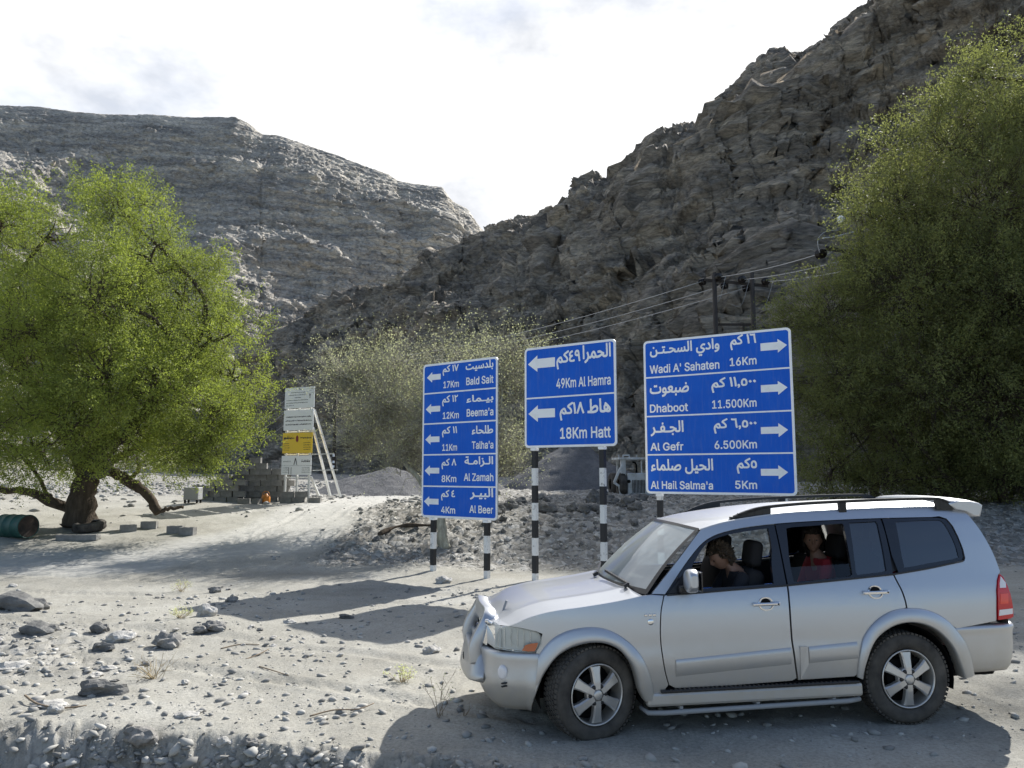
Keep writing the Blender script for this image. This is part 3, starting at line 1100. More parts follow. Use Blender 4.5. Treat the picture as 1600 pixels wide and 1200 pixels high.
# --- big shaded tree on the right
rb_ = on_ground(18.6, 26.6)
RD = 26.0
right_lobes = [(1560, 185, 80, 1), (1485, 235, 80, .5), (1405, 315, 72, 0), (1352, 335, 32, -.3), (1376, 420, 62, .4), (1292, 500, 70, 0), (1240, 500, 26, 0), (1320, 590, 88, -.8),
               (1430, 450, 105, -1.5), (1540, 330, 115, -1), (1560, 480, 125, -2.2), (1450, 590, 115, -2.2), (1570, 620, 125, -2.4), (1680, 300, 150, 0), (1700, 500, 160, -1), (1330, 670, 70, -.6),
               (1265, 610, 36, 0), (1720, 200, 100, 0), (1440, 400, 110, 2.5), (1560, 420, 140, 3), (1400, 600, 110, 2.2), (1560, 600, 140, 2.6), (1605, 55, 20, -.5), (1530, 120, 38, 1), (1395, 225, 26, .5),
               (1850, 330, 160, 0), (1850, 550, 180, 0), (1300, 735, 52, -.8), (1380, 755, 58, -1), (1465, 765, 62, -1.2), (1555, 750, 75, -1.4), (1650, 740, 90, -1), (1420, 700, 80, 1.5), (1540, 690, 90, 1.5), (1320, 785, 34, -.6), (1390, 790, 40, .6), (1470, 790, 42, -.8), (1550, 790, 46, .4), (1620, 790, 50, -.6), (1430, 780, 50, 2), (1580, 775, 55, 2.2), (1220, 505, 14, 0)]
rp = lambda px, py, dy=0: at(px, py, RD + dy)
trunks = [([rb_, rp(1672, 780), rp(1650, 700), rp(1600, 590), rp(1560, 470)], 0.5, 0.22),
          ([rp(1655, 720), rp(1720, 600), rp(1760, 420), rp(1740, 260)], 0.3, 0.14),
          ([rb_ + Vector((-.3, -.3, .2)), rp(1600, 815, -1), rp(1565, 770, -1.4), rp(1575, 700, -1.5), rp(1540, 600, -1.6)], 0.2, 0.1),
          ([rp(1640, 850, -.8), rp(1590, 836, -1.2), rp(1545, 815, -1.5), rp(1500, 770, -1.6), rp(1440, 700, -1.4), rp(1380, 620, -1)], 0.13, 0.06),
          ([rp(1610, 610), rp(1500, 540, .5), rp(1400, 500, .4), rp(1310, 480, 0)], 0.2, 0.08),
          ([rp(1580, 500), rp(1500, 400, .3), rp(1430, 330, .4)], 0.18, 0.07)]
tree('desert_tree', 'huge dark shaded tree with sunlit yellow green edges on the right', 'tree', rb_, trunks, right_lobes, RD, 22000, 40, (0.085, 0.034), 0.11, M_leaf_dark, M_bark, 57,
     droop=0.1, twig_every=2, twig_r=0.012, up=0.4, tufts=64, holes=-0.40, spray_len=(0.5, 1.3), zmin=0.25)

# --- grey thorn tree behind the first sign
mb_ = gp(694, 858)
MD = (mb_ - Vector((0, 0, CAM_H))).dot(Vector((0, _c, _s))) + 2.0
mid_lobes = [(560, 595, 55, 0), (620, 580, 55, .4), (700, 580, 55, -.3), (775, 585, 52, 0), (815, 612, 36, .2), (540, 640, 38, .3), (600, 640, 62, -.6), (690, 650, 75, -.9), (780, 665, 58, -.4),
             (565, 690, 34, 0), (640, 705, 46, -.4), (740, 715, 46, -.4), (690, 640, 75, 1.2), (600, 640, 60, 1.2), (790, 720, 36, 0), (535, 590, 24, 0), (840, 560, 20, 0), (800, 550, 26, .3), (655, 545, 24, .2)]
mp_ = lambda px, py, dy=0: at(px, py, MD + dy)
trunks = [([mb_, at(691, 830, MD - 1.9), at(688, 790, MD - 1.6), mp_(680, 720, -.8), mp_(670, 660)], 0.155, 0.09),
          ([at(688, 790, MD - 1.6), mp_(730, 720, -.6), mp_(775, 660)], 0.09, 0.05),
          ([at(688, 790, MD - 1.6), mp_(640, 730, -.6), mp_(590, 660)], 0.09, 0.05),
          ([at(690, 800, MD - 1.6), mp_(750, 760, -.6), mp_(790, 725, -.2)], 0.05, 0.03)]
tree('thorn_tree', 'sparse grey green thorn tree behind the leftmost blue road sign', 'tree', mb_, trunks, mid_lobes, MD, 5600, 12, (0.040, 0.015), 0.085, M_leaf_grey, M_bark_grey, 88,
     droop=0.0, twig_every=1, twig_r=0.0115, spray_len=(0.6, 1.4), up=0.55, shell=0.8)

# --- far scrub behind the left tree
for (px, py, D, r, lab) in [(255, 742, 62, 46, 'dry grey bush beyond the leaning limb of the bright tree'), (90, 752, 70, 50, 'dry grey bush far behind the trunk of the bright tree'),
                            (20, 745, 75, 55, 'dry grey bush far behind at the left edge')]:
    p = at(px, 765, D)
    p = on_ground(p.x, p.y)
    w = p
    lobes_ = [(px + dx * r, py + dy * r * .5, r * .4, ddy) for dx, dy, ddy in [(-.7, .2, 0), (-.3, -.2, .5), (.1, -.35, 0), (.45, -.1, -.5), (.8, .25, 0)]]
    tree('dry_bush', lab, 'bush', w, [([w, w + Vector((0, 0, .8)), w + Vector((.2, 0, 1.5))], 0.08, 0.05)], lobes_, D, 900, 8, (0.12, 0.05), 0.15, M_leaf_grey, M_bark_grey, int(px) + 3, twig_every=1, twig_r=0.014, shell=0.8)

# small weeds on the sand
def weed(name, label, px, py, hpx, nst, m, seed, spread=0.6, leafy=0):
    rg = np.random.RandomState(seed)
    g = gp(px, py)
    D = (g - Vector((0, 0, CAM_H))).dot(Vector((0, _c, _s)))
    h = hpx / 1200 * D
    root = thing(name, label, 'plant', g)
    A, B, ra, rb = [], [], [], []
    tips = []
    for k in range(nst):
        d = unit(np.array([rg.randn() * spread, rg.randn() * spread, 1.0]))
        a = np.array([rg.randn(), rg.randn(), 0]) * 0.02
        mdl = a + d * h * rg.uniform(.35, .6)
        e = mdl + unit(d + rg.randn(3) * .35) * h * rg.uniform(.3, .6)
        A += [a, mdl]; B += [mdl, e]; ra += [.0035, .0025]; rb += [.0025, .001]
        for q in range(4):
            s = mdl + (e - mdl) * rg.rand()
            t = s + unit(d + rg.randn(3) * .8) * h * rg.uniform(.1, .25)
            A.append(s); B.append(t); ra.append(.0016); rb.append(.0006)
            tips.append(t)
    V, Fc = prisms(np.array(A), np.array(B), np.array(ra), np.array(rb))
    link('stem', arr_mesh('stem', V, Fc), m, root)
    if leafy:
        T = np.repeat(np.array(tips), leafy, 0) + rg.randn(len(tips) * leafy, 3) * h * .05
        ld = unit(rg.randn(len(T), 3) + np.array([0, 0, .5]))
        ls = unit(np.cross(ld, rg.randn(len(T), 3)))
        V = np.stack([T, T + ld * .012 + ls * .005, T + ld * .025, T + ld * .012 - ls * .005], 1).reshape(-1, 3)
        link('leaf', arr_mesh('leaf', V, np.arange(len(V)).reshape(-1, 4)), M_leaf_grey, root)
    return root
M_straw = mat('dry_straw', (0.34, 0.27, 0.16), 0.9)
M_twig = mat('dead_twig', (0.20, 0.15, 0.10), 0.9)
weed('dry_weed', 'upright dry weed beside the shadow in front of the silver car', 688, 1124, 62, 6, M_twig, 1, .35, 1)
weed('dry_weed', 'tuft of straw coloured grass on the sand below the grey lone stone', 240, 1062, 42, 26, M_straw, 2, .9)
weed('green_weed', 'small green tuft near the leftmost sign shadow', 283, 968, 22, 22, M_straw, 3, 1.0, 3)
weed('green_weed', 'pale green tuft on the sand left of the bumper', 628, 1068, 26, 18, M_straw, 4, .9, 3)
weed('green_weed', 'pale tuft of grass between the stones above the sign shadows', 283, 925, 20, 18, M_straw, 5, .9, 2)
weed('dry_weed', 'tiny dry stalk at the corner of the shadow before the car', 724, 1124, 24, 4, M_twig, 6, .4)

def stick(label, pts, r=0.007):
    P = []
    for px, py, h in pts:
        g = gp(px, py)
        P.append(Vector((g.x, g.y, g.z + h)))
    o = MB().tube([Vector(q) for q in catmull(P, 4)], [r * (1 - .5 * k / (4 * len(P))) for k in range((len(P) - 1) * 4 + 1)], 6).build('stick', M_twig)
    tag(o, label, 'stick')
stick('long thin stick lying on the sand in front of the car', [(484, 1122, .01), (520, 1117, .02), (560, 1115, .03), (584, 1109, .04)])
stick('crooked dark stick beside a smaller twig in the middle of the sand', [(384, 1032, .01), (405, 1026, .03), (420, 1021, .05)])
stick('straight twig half buried in the sand under a crooked stick', [(405, 1045, .01), (430, 1052, .02), (453, 1060, .01)])
stick('bent twig by the pale flat slab on the left', [(38, 1098, .05), (60, 1108, .03), (100, 1110, .02), (135, 1109, .02)], .01)
stick('thin twig lying beside the leftmost sign shadow', [(345, 1016, .01), (375, 1012, .02), (405, 1010, .02)])
log_pts = [gp(592, 842), gp(615, 834), gp(640, 830), gp(676, 828)]
o = MB().tube([Vector(q) + Vector((0, 0, .12)) for q in catmull(log_pts, 4)], [0.05 + 0.02 * math.sin(k) for k in range(13)], 7).build('fallen_branch', M_bark)
tag(o, 'dark fallen branch lying on the rubble slope left of the first sign pole', 'branch')

# ================================================================== ROAD SIGNS
M_blue = mat('sign_blue', (0.008, 0.11, 0.6), 0.5, spec=0.2)
noise_color(M_blue, [(0.35, (0.007, 0.105, 0.57)), (0.65, (0.010, 0.125, 0.63))], scale=1.2, detail=5)
def sun_faded(m):
    n, l, b = nodes(m)
    src = b.inputs['Base Color'].links[0].from_socket
    t = n.new('ShaderNodeTexCoord')
    p = n.new('ShaderNodeMapping')
    p.inputs['Scale'].default_value = (9, 9, 1.1)
    z = n.new('ShaderNodeTexNoise')
    z.inputs['Scale'].default_value = 1.6
    z.inputs['Detail'].default_value = 8
    z.inputs['Roughness'].default_value = 0.7
    l.new(t.outputs['Object'], p.inputs['Vector'])
    l.new(p.outputs['Vector'], z.inputs['Vector'])
    r = n.new('ShaderNodeValToRGB')
    r.color_ramp.elements[0].position = 0.5
    r.color_ramp.elements[0].color = (0, 0, 0, 1)
    r.color_ramp.elements[1].position = 0.85
    r.color_ramp.elements[1].color = (0.32, 0.32, 0.32, 1)
    l.new(z.outputs['Fac'], r.inputs['Fac'])
    x = n.new('ShaderNodeMix')
    x.data_type = 'RGBA'
    l.new(r.outputs['Color'], x.inputs['Factor'])
    l.new(src, x.inputs['A'])
    x.inputs['B'].default_value = (0.22, 0.27, 0.42, 1)
    l.new(x.outputs['Result'], b.inputs['Base Color'])
sun_faded(M_blue)
M_white = mat('sign_white', (0.9, 0.9, 0.9), 0.45)
noise_color(M_white, [(0.3, (0.80, 0.79, 0.77)), (0.5, (0.90, 0.90, 0.90))], scale=3.5, detail=8, rough=0.7)
M_back = mat('sign_metal', (0.45, 0.46, 0.47), 0.5, metal=0.6)
M_galv = mat('galvanised', (0.55, 0.56, 0.57), 0.5, metal=0.4)
def stripe_mat(phase):
    m = mat('striped_paint', (0.8, 0.8, 0.8), 0.55)
    n, l, b = nodes(m)
    t = n.new('ShaderNodeTexCoord')
    s = n.new('ShaderNodeSeparateXYZ')
    l.new(t.outputs['Object'], s.inputs['Vector'])
    a = n.new('ShaderNodeMath'); a.operation = 'ADD'; a.inputs[1].default_value = 7.0 - phase + 0.35
    l.new(s.outputs['Z'], a.inputs[0])
    mo = n.new('ShaderNodeMath'); mo.operation = 'MODULO'; mo.inputs[1].default_value = 0.70
    l.new(a.outputs[0], mo.inputs[0])
    gt = n.new('ShaderNodeMath'); gt.operation = 'GREATER_THAN'; gt.inputs[1].default_value = 0.35
    l.new(mo.outputs[0], gt.inputs[0])
    z = n.new('ShaderNodeTexNoise'); z.inputs['Scale'].default_value = 14; z.inputs['Detail'].default_value = 6; z.inputs['Roughness'].default_value = 0.7
    l.new(t.outputs['Object'], z.inputs['Vector'])
    rw = n.new('ShaderNodeValToRGB')
    rw.color_ramp.elements[0].position = 0.33; rw.color_ramp.elements[0].color = (0.16, 0.15, 0.14, 1)
    rw.color_ramp.elements[1].position = 0.44; rw.color_ramp.elements[1].color = (0.74, 0.73, 0.70, 1)
    l.new(z.outputs['Fac'], rw.inputs['Fac'])
    x = n.new('ShaderNodeMix'); x.data_type = 'RGBA'
    l.new(gt.outputs[0], x.inputs['Factor'])
    l.new(rw.outputs['Color'], x.inputs['A'])
    x.inputs['B'].default_value = (0.012, 0.012, 0.014, 1)
    l.new(x.outputs['Result'], b.inputs['Base Color'])
    return m

FONT = None
try:
    import os
    fp = os.path.join(bpy.utils.system_resource('DATAFILES'), 'fonts', 'Inter.woff2')
    FONT = bpy.data.fonts.load(fp)
except Exception:
    FONT = None

def text_mesh(s, bold, latin=True, res=120):
    """glyph outlines -> filled by winding number on a fine grid, thickened, traced back to polygons"""
    c = bpy.data.curves.new('txt', 'FONT')
    c.body = s
    c.size = 1
    c.resolution_u = 5
    c.fill_mode = 'NONE'
    if latin and FONT:
        c.font = FONT
    o = bpy.data.objects.new('txt', c)
    COL.objects.link(o)
    dg = bpy.context.evaluated_depsgraph_get()
    dg.update()
    me = bpy.data.meshes.new_from_object(o.evaluated_get(dg))
    bpy.data.objects.remove(o)
    bpy.data.curves.remove(c)
    P = np.array([v.co[:2] for v in me.vertices])
    E = np.array([e.vertices[:] for e in me.edges])
    bpy.data.meshes.remove(me)
    lo = P.min(0) - 0.08
    n = np.ceil((P.max(0) + 0.08 - lo) * res).astype(int) + 1
    W = np.zeros((n[0], n[1]), int)
    Q = (P - lo) * res
    A, B = Q[E[:, 0]], Q[E[:, 1]]
    for (x0, y0), (x1, y1) in zip(A, B):
        if abs(y1 - y0) < 1e-9:
            continue
        sg = 1
        if y1 < y0:
            x0, y0, x1, y1, sg = x1, y1, x0, y0, -1
        for r in range(int(math.ceil(y0 - 1e-9)), int(math.ceil(y1 - 1e-9))):
            x = x0 + (x1 - x0) * (r - y0) / (y1 - y0)
            k = max(0, int(math.ceil(x)))
            W[k:, r] += sg
    M = (W != 0).astype(float)
    rad = bold * res
    R_ = int(rad)
    D = M.copy()
    for dx in range(-R_, R_ + 1):
        for dy in range(-R_, R_ + 1):
            if dx * dx + dy * dy <= rad * rad + .5:
                D = np.maximum(D, np.roll(np.roll(M, dx, 0), dy, 1))
    for _ in range(2):
        for ax in (0, 1):
            D = (np.roll(D, 1, ax) + 2 * D + np.roll(D, -1, ax)) / 4
    In = D > 0.5
    bm = bmesh.new()
    cell = In[:-1, :-1].astype(int) + In[1:, :-1] + In[1:, 1:] + In[:-1, 1:]
    def put(pts):
        bm.faces.new([bm.verts.new((lo[0] + x / res, lo[1] + y / res, 0)) for x, y in pts])
    for j in range(cell.shape[1]):
        col = cell[:, j]
        i = 0
        nz = np.nonzero(col)[0]
        if not len(nz):
            continue
        i, e = nz[0], nz[-1] + 1
        while i < e:
            if col[i] == 4:
                k = i
                while k < e and col[k] == 4:
                    k += 1
                put(((i, j), (k, j), (k, j + 1), (i, j + 1)))
                i = k
            elif col[i]:
                cs = [(i, j), (i + 1, j), (i + 1, j + 1), (i, j + 1)]
                pts = []
                for q in range(4):
                    a, b = cs[q], cs[(q + 1) % 4]
                    fa, fb = D[a], D[b]
                    if fa > .5:
                        pts.append(a)
                    if (fa > .5) != (fb > .5):
                        t = (.5 - fa) / (fb - fa)
                        pts.append((a[0] + (b[0] - a[0]) * t, a[1] + (b[1] - a[1]) * t))
                if len(pts) > 2:
                    put(pts)
                i += 1
            else:
                i += 1
    bmesh.ops.remove_doubles(bm, verts=list(bm.verts), dist=1e-6)
    return bm, bpy.data.meshes.new('lettering')

_h, _m = text_mesh('H', 0.0)
caph = max(v.co.y for v in _h.verts)
_h.free()
bpy.data.meshes.remove(_m)

def sign(label, pxl, Dl, pxr, Dr, ytl, ybl, ytr, ybr, rows, dividers, poles, zoom, stripe):
    """pxl/Dl, pxr/Dr: where the left and right edges of the board stand"""
    zs, zx, zy = zoom
    Z = lambda u, v: (zx + u / zs, zy + v / zs)
    A, B = at(pxl, (ytl + ybl) / 2, Dl), at(pxr, (ytr + ybr) / 2, Dr)
    U = Vector((B.x - A.x, B.y - A.y, 0))
    W = U.length
    U.normalize()
    Nb = Vector((-U.y, U.x, 0))
    ztop = (at(pxl, ytl, Dl).z + at(pxr, ytr, Dr).z) / 2
    zbot = (at(pxl, ybl, Dl).z + at(pxr, ybr, Dr).z) / 2
    g = on_ground((A.x + B.x) / 2, (A.y + B.y) / 2)
    root = thing('road_sign', label, 'road sign', g, math.atan2(U.y, U.x), 'blue road signs on striped poles')
    O = Vector((A.x, A.y, 0))
    off = (g - O).dot(U)
    def loc(px, py):     # pixel -> (u, z) on the face
        v = ray(px, py)
        t = (O - Vector((0, 0, CAM_H))).dot(Nb) / v.dot(Nb)
        p = Vector((0, 0, CAM_H)) + v * t
        return (p - O).dot(U) - off, p.z - g.z
    x0, x1, z0, z1 = -off, W - off, zbot - g.z, ztop - g.z
    def rrect(a0, a1, b0, b1, r, n=5):
        pts = []
        for cx, cz, s in ((a1 - r, b0 + r, -90), (a1 - r, b1 - r, 0), (a0 + r, b1 - r, 90), (a0 + r, b0 + r, 180)):
            for k in range(n + 1):
                an = R(s + 90 * k / n)
                pts.append((cx + r * math.cos(an), cz + r * math.sin(an)))
        return pts
    m = MB()
    m.poly([(x, 0, z) for x, z in rrect(x0, x1, z0, z1, 0.09)], 0.025, (0, 1, 0))
    m.build('board_panel', M_back, root)
    m = MB()
    o_, i_ = rrect(x0, x1, z0, z1, 0.09), rrect(x0 + .045, x1 - .045, z0 + .045, z1 - .045, 0.055)
    bm = m.bm
    vo = [bm.verts.new((x, -0.004, z)) for x, z in o_]
    vi = [bm.verts.new((x, -0.004, z)) for x, z in i_]
    vb = [bm.verts.new((x, 0.012, z)) for x, z in o_]
    for k in range(len(vo)):
        q = (k + 1) % len(vo)
        bm.faces.new((vo[k], vo[q], vi[q], vi[k]))
        bm.faces.new((vb[k], vb[q], vo[q], vo[k]))
    m.build('border', M_white, root)
    m = MB()
    bm = m.bm
    bm.faces.new([bm.verts.new((x, -0.003, z)) for x, z in rrect(x0 + .02, x1 - .02, z0 + .02, z1 - .02, 0.07)])
    m.build('sign_face', M_blue, root)
    for (la, ra_) in dividers:
        za = (loc(*Z(*la))[1] + loc(*Z(*ra_))[1]) / 2
        m = MB()
        m.box(((x0 + x1) / 2, -0.005, za), (W - .09, 0.004, 0.03))
        m.build('dividing_line', M_white, root)
    # lettering and arrows
    for r in rows:
        if r[0] == 'arrow':
            _, tip, tail, hx, ht, hb, st, sb = r[:8]
            # tip/tail/hx are zoom x; tip y and tail y
            (tx, ty), (lx, ly) = tip, tail
            ut, zt = loc(*Z(tx, ty))
            ul, zl = loc(*Z(lx, ly))
            zc = (zt + zl) / 2
            uh = loc(*Z(hx, ty))[0]
            hh = abs(loc(*Z(hx, hb))[1] - loc(*Z(hx, ht))[1]) / 2
            sh = abs(loc(*Z(lx, sb))[1] - loc(*Z(lx, st))[1]) / 2
            m = MB()
            pts = [(ut, zc), (uh, zc + hh), (uh, zc + sh), (ul, zc + sh), (ul, zc - sh), (uh, zc - sh), (uh, zc - hh)]
            m.poly([(x, -0.0075, z) for x, z in pts], 0.003, (0, 1, 0))
            m.build('arrow', M_white, root)
            continue
        kind, s, xl, xr = r[:4]
        bm, me = text_mesh(s, 0.021 if kind == 'L' else 0.030, kind == 'L')
        xs = [v.co.x for v in bm.verts]
        ys_ = [v.co.y for v in bm.verts]
        mnx, mxx, mny, mxy = min(xs), max(xs), min(ys_), max(ys_)
        if kind == 'L':       # left baseline, right baseline, capital height
            bl, br, cap = r[4:7]
            ul, zl = loc(*Z(xl, bl))
            ur, zr = loc(*Z(xr, br))
            zb = (zl + zr) / 2
            hz = abs(loc(*Z(xl, bl - cap))[1] - zl)
            sx, sz, y0 = (ur - ul) / (mxx - mnx), hz / (caph + .042), -0.021
        else:                 # arabic: top and bottom of the ink at its middle, height
            yc, hgt = r[4:6]
            xm = (xl + xr) / 2
            ul, ur = loc(*Z(xl, yc))[0], loc(*Z(xr, yc))[0]
            z_a, z_b = loc(*Z(xm, yc - hgt / 2))[1], loc(*Z(xm, yc + hgt / 2))[1]
            sx, sz = (ur - ul) / (mxx - mnx), (z_a - z_b) / (mxy - mny)
            zb, y0 = z_b, mny
        for v in bm.verts:
            v.co = Vector((ul + (v.co.x - mnx) * sx, -0.0075, zb + (v.co.y - y0) * sz))
        bm.to_mesh(me)
        bm.free()
        me.name = 'lettering'
        link('lettering', me, M_white, root)
    # poles
    sm = stripe_mat(stripe)
    for (ppx, D) in poles:
        pl = at(ppx, 800, D)
        u = (Vector((pl.x, pl.y, 0)) - O).dot(U) - off
        base = on_ground(*(O + U * (u + off)).xy)
        zb = base.z - g.z
        m = MB()
        m.box((u, 0.078, (z0 + 0.1 - 0.4) / 2), (0.105, 0.10, z0 + 0.1 + 0.4 - 0), bevel=0.006, seg=1)
        pole = m.build('pole', sm, root)
        m = MB()
        m.box((u, 0.075, z1 / 2 + z0 / 2 + .05), (0.10, 0.09, z1 - z0 - .15))
        m.build('backing_post', M_galv, root)
        m = MB()
        m.box((u, 0.07, z0 - 0.03), (0.12, 0.13, 0.05))
        m.build('bracket', M_white, root)
    return root

z3 = (2.7265, 640, 490)
z4 = (3.528, 960, 480)
K = '\ufee2\ufedb'    # kaf + meem, in display order
sign('blue road sign with five rows and left arrows, reading Bald Sait to Al Beer', 660, 17.05, 777.5, 15.75, 570, 809, 553, 810.5,
     [('arrow', (75, 272), (133, 270), 97, 250, 294, 259, 283), ('A', K + ' ١٧', 142, 210, 240, 44), ('A', '\ufe96\ufef4\ufeb3\ufeaa\ufee0\ufe91', 240, 358, 222, 42), ('L', '17Km', 145, 211, 318, 313, 29), ('L', 'Bald Sait', 242, 358, 306, 295, 33),
      ('arrow', (70, 408), (131, 405), 92, 386, 430, 395, 419), ('A', K + ' ١٢', 140, 207, 370, 46), ('A', '\ufe80\ufe8e\ufee4ـ\ufef4\ufe91', 243, 358, 363, 38), ('L', '12Km', 142, 211, 449, 446, 29), ('L', "Beema'a", 244, 358, 441, 432, 33),
      ('arrow', (68, 537), (128, 535), 90, 515, 559, 524, 548), ('A', K + ' ١١', 139, 203, 503, 46), ('A', '\ufe80\ufe8e\ufea4\ufee0\ufec3', 266, 357, 495, 38), ('L', '11Km', 140, 203, 586, 583, 29), ('L', "Talha'a", 266, 358, 579, 573, 33),
      ('arrow', (65, 670), (127, 668), 87, 648, 692, 657, 681), ('A', K + ' ٨', 137, 200, 640, 46), ('A', '\ufe94ـ\ufee3\ufe8d\ufeb0ـ\ufedf\ufe8d', 235, 357, 630, 46), ('L', '8Km', 137, 200, 719, 717, 29), ('L', 'Al Zamah', 232, 358, 716, 711, 33),
      ('arrow', (62, 801), (124, 800), 84, 779, 823, 788, 812), ('A', K + ' ٤', 135, 195, 774, 46), ('A', '\ufeaeـ\ufef4\ufe92\ufedf\ufe8d', 258, 357, 768, 50), ('L', '4Km', 135, 195, 852, 851, 29), ('L', 'Al Beer', 256, 357, 852, 850, 33)],
     [((60, 348), (376, 311)), ((57, 477), (376, 449)), ((54, 608), (376, 590)), ((50, 740), (376, 734))],
     [(677.5, 16.75), (765, 15.9)], z3, 0.16)
sign('blue road sign with two rows and left arrows, reading Al Hamra and Hatt', 820, 15.9, 963, 14.67, 547.5, 704, 523, 693,
     [('arrow', (505, 213), (620, 210), 545, 178, 248, 190, 230), ('A', K + '٤٩', 626, 728, 195, 78), ('A', '\ufe8d\ufeae\ufee4\ufea4\ufedf\ufe8d', 738, 858, 168, 78), ('L', '49Km Al Hamra', 626, 858, 322, 300, 42),
      ('arrow', (507, 430), (620, 420), 547, 393, 464, 404, 442), ('A', K + '١٨', 640, 745, 415, 78), ('A', '\ufec1\ufe8e\ufeeb', 758, 858, 392, 62), ('L', '18Km Hatt', 642, 858, 536, 526, 48)],
     [((495, 370), (876, 330))],
     [(842, 15.7), (949, 14.8)], z3, 0.16)
sign('blue road sign with four rows and right arrows, behind the silver car', 1007.5, 16.03, 1240.5, 14.4, 534, 772.5, 505.5, 772.5,
     [('arrow', (952, 207), (806, 222), 900, 172, 248, 200, 242), ('A', K + ' ١٦', 638, 782, 190, 84), ('A', '\ufee6ـ\ufe98ـ\ufea4\ufeb4\ufedf\ufe8d \ufef1\ufea9\ufe8d\ufeed', 196, 580, 232, 90), ('L', "Wadi A' Sahaten", 196, 580, 370, 337, 46), ('L', '16Km', 637, 785, 326, 315, 46),
      ('arrow', (955, 442), (808, 450), 902, 405, 482, 432, 472), ('A', K + ' ١١,٥٠٠', 535, 782, 424, 84), ('A', '\ufe95\ufeee\ufecc\ufe92\ufebf', 196, 412, 456, 74), ('L', 'Dhaboot', 197, 407, 585, 571, 46), ('L', '11.500Km', 540, 785, 560, 549, 46),
      ('arrow', (958, 675), (808, 681), 905, 638, 715, 662, 700), ('A', K + ' ٦,٥٠٠', 548, 785, 652, 84), ('A', '\ufeaeـ\ufed4ـ\ufea0\ufedf\ufe8d', 200, 382, 668, 84), ('L', 'Al Gefr', 200, 382, 795, 786, 44), ('L', '6.500Km', 553, 787, 783, 778, 46),
      ('arrow', (958, 909), (808, 911), 905, 870, 948, 892, 930), ('A', K + '٥', 675, 787, 874, 88), ('A', '\ufe80\ufe8e\ufee4\ufee0\ufebb \ufede\ufef4\ufea4\ufedf\ufe8d', 202, 545, 878, 84), ('L', "Al Hail Salma'a", 202, 545, 1004, 1003, 44), ('L', '5Km', 667, 788, 1003, 1002, 46)],
     [((175, 400), (985, 322)), ((178, 612), (985, 560)), ((175, 820), (988, 797))],
     [(1036, 15.85), (1229, 14.5)], z4, 0.51)

# ================================================================== THE SILVER CAR
CX, CY, CZ, CTH, CPH = 0.56334, 7.41527, -0.0408, 0.12157, 0.01495
car = thing('parked_car', 'dusty silver off road estate car parked in the foreground, window open', 'car', (CX, CY, CZ))
ex = Vector((math.cos(CTH) * math.cos(CPH), math.sin(CTH) * math.cos(CPH), math.sin(CPH)))
ez = Vector((-math.cos(CTH) * math.sin(CPH), -math.sin(CTH) * math.sin(CPH), math.cos(CPH)))
ey = ez.cross(ex)
car.rotation_euler = Matrix((ex, ey, ez)).transposed().to_euler()
CARM = Matrix.Translation((CX, CY, CZ)) @ Matrix((ex, ey, ez)).transposed().to_4x4()
# car frame: x back from the front axle, y to the right-hand (far) side, z up; the near flank is at y<0

M_paint = mat('silver_paint', (0.50, 0.518, 0.552), 0.40, metal=0.88, coat=0.45)
def dusty(m, amount=0.55, zlo=0.35, zhi=1.0):
    n, l, b = nodes(m)
    t = n.new('ShaderNodeTexCoord')
    s = n.new('ShaderNodeSeparateXYZ')
    l.new(t.outputs['Object'], s.inputs['Vector'])
    mr = n.new('ShaderNodeMapRange')
    mr.inputs['From Min'].default_value = zhi
    mr.inputs['From Max'].default_value = zlo
    mr.inputs['To Min'].default_value = 0.02
    mr.inputs['To Max'].default_value = amount
    l.new(s.outputs['Z'], mr.inputs['Value'])
    z = n.new('ShaderNodeTexNoise')
    z.inputs['Scale'].default_value = 6
    z.inputs['Detail'].default_value = 8
    z.inputs['Roughness'].default_value = 0.7
    l.new(t.outputs['Object'], z.inputs['Vector'])
    m1 = n.new('ShaderNodeMath'); m1.operation = 'MULTIPLY'; m1.use_clamp = True
    m2 = n.new('ShaderNodeMath'); m2.operation = 'MULTIPLY'; m2.inputs[1].default_value = 1.9
    l.new(z.outputs['Fac'], m2.inputs[0])
    l.new(m2.outputs[0], m1.inputs[0])
    l.new(mr.outputs['Result'], m1.inputs[1])
    d = n.new('ShaderNodeBsdfDiffuse')
    d.inputs['Color'].default_value = (0.45, 0.40, 0.325, 1)
    x = n.new('ShaderNodeMixShader')
    l.new(m1.outputs[0], x.inputs['Fac'])
    l.new(b.outputs['BSDF'], x.inputs[1])
    l.new(d.outputs['BSDF'], x.inputs[2])
    l.new(x.outputs['Shader'], n['Material Output'].inputs['Surface'])
dusty(M_paint, 0.62, 0.25, 0.95)
M_black = mat('black_trim', (0.012, 0.012, 0.014), 0.4)
M_blackgloss = mat('black_gloss', (0.006, 0.007, 0.012), 0.12, coat=0.5)
M_dark = mat('dark_underbody', (0.01, 0.01, 0.01), 0.9, spec=0.1)
M_plastic = mat('grey_plastic', (0.30, 0.305, 0.31), 0.6)
M_chrome = mat('chrome', (0.75, 0.76, 0.78), 0.12, metal=1)
M_alloy = mat('alloy', (0.58, 0.58, 0.59), 0.34, metal=0.8)
dusty(M_alloy, 0.28, 5, 6)
M_rubber = mat('tyre_rubber', (0.06, 0.056, 0.052), 0.9, spec=0.15)
noise_color(M_rubber, [(0.35, (0.045, 0.042, 0.039)), (0.65, (0.11, 0.10, 0.088))], scale=5, detail=8, bump=0.3, bump_scale=40, dist=0.01)
M_glass = glass_mat('clear_glass', (0.82, 0.87, 0.86))
M_winds = glass_mat('windscreen_glass', (0.66, 0.78, 0.76), 2.4, veil=0.4)  # pale layer painted in for the bright sky reflected in the windscreen
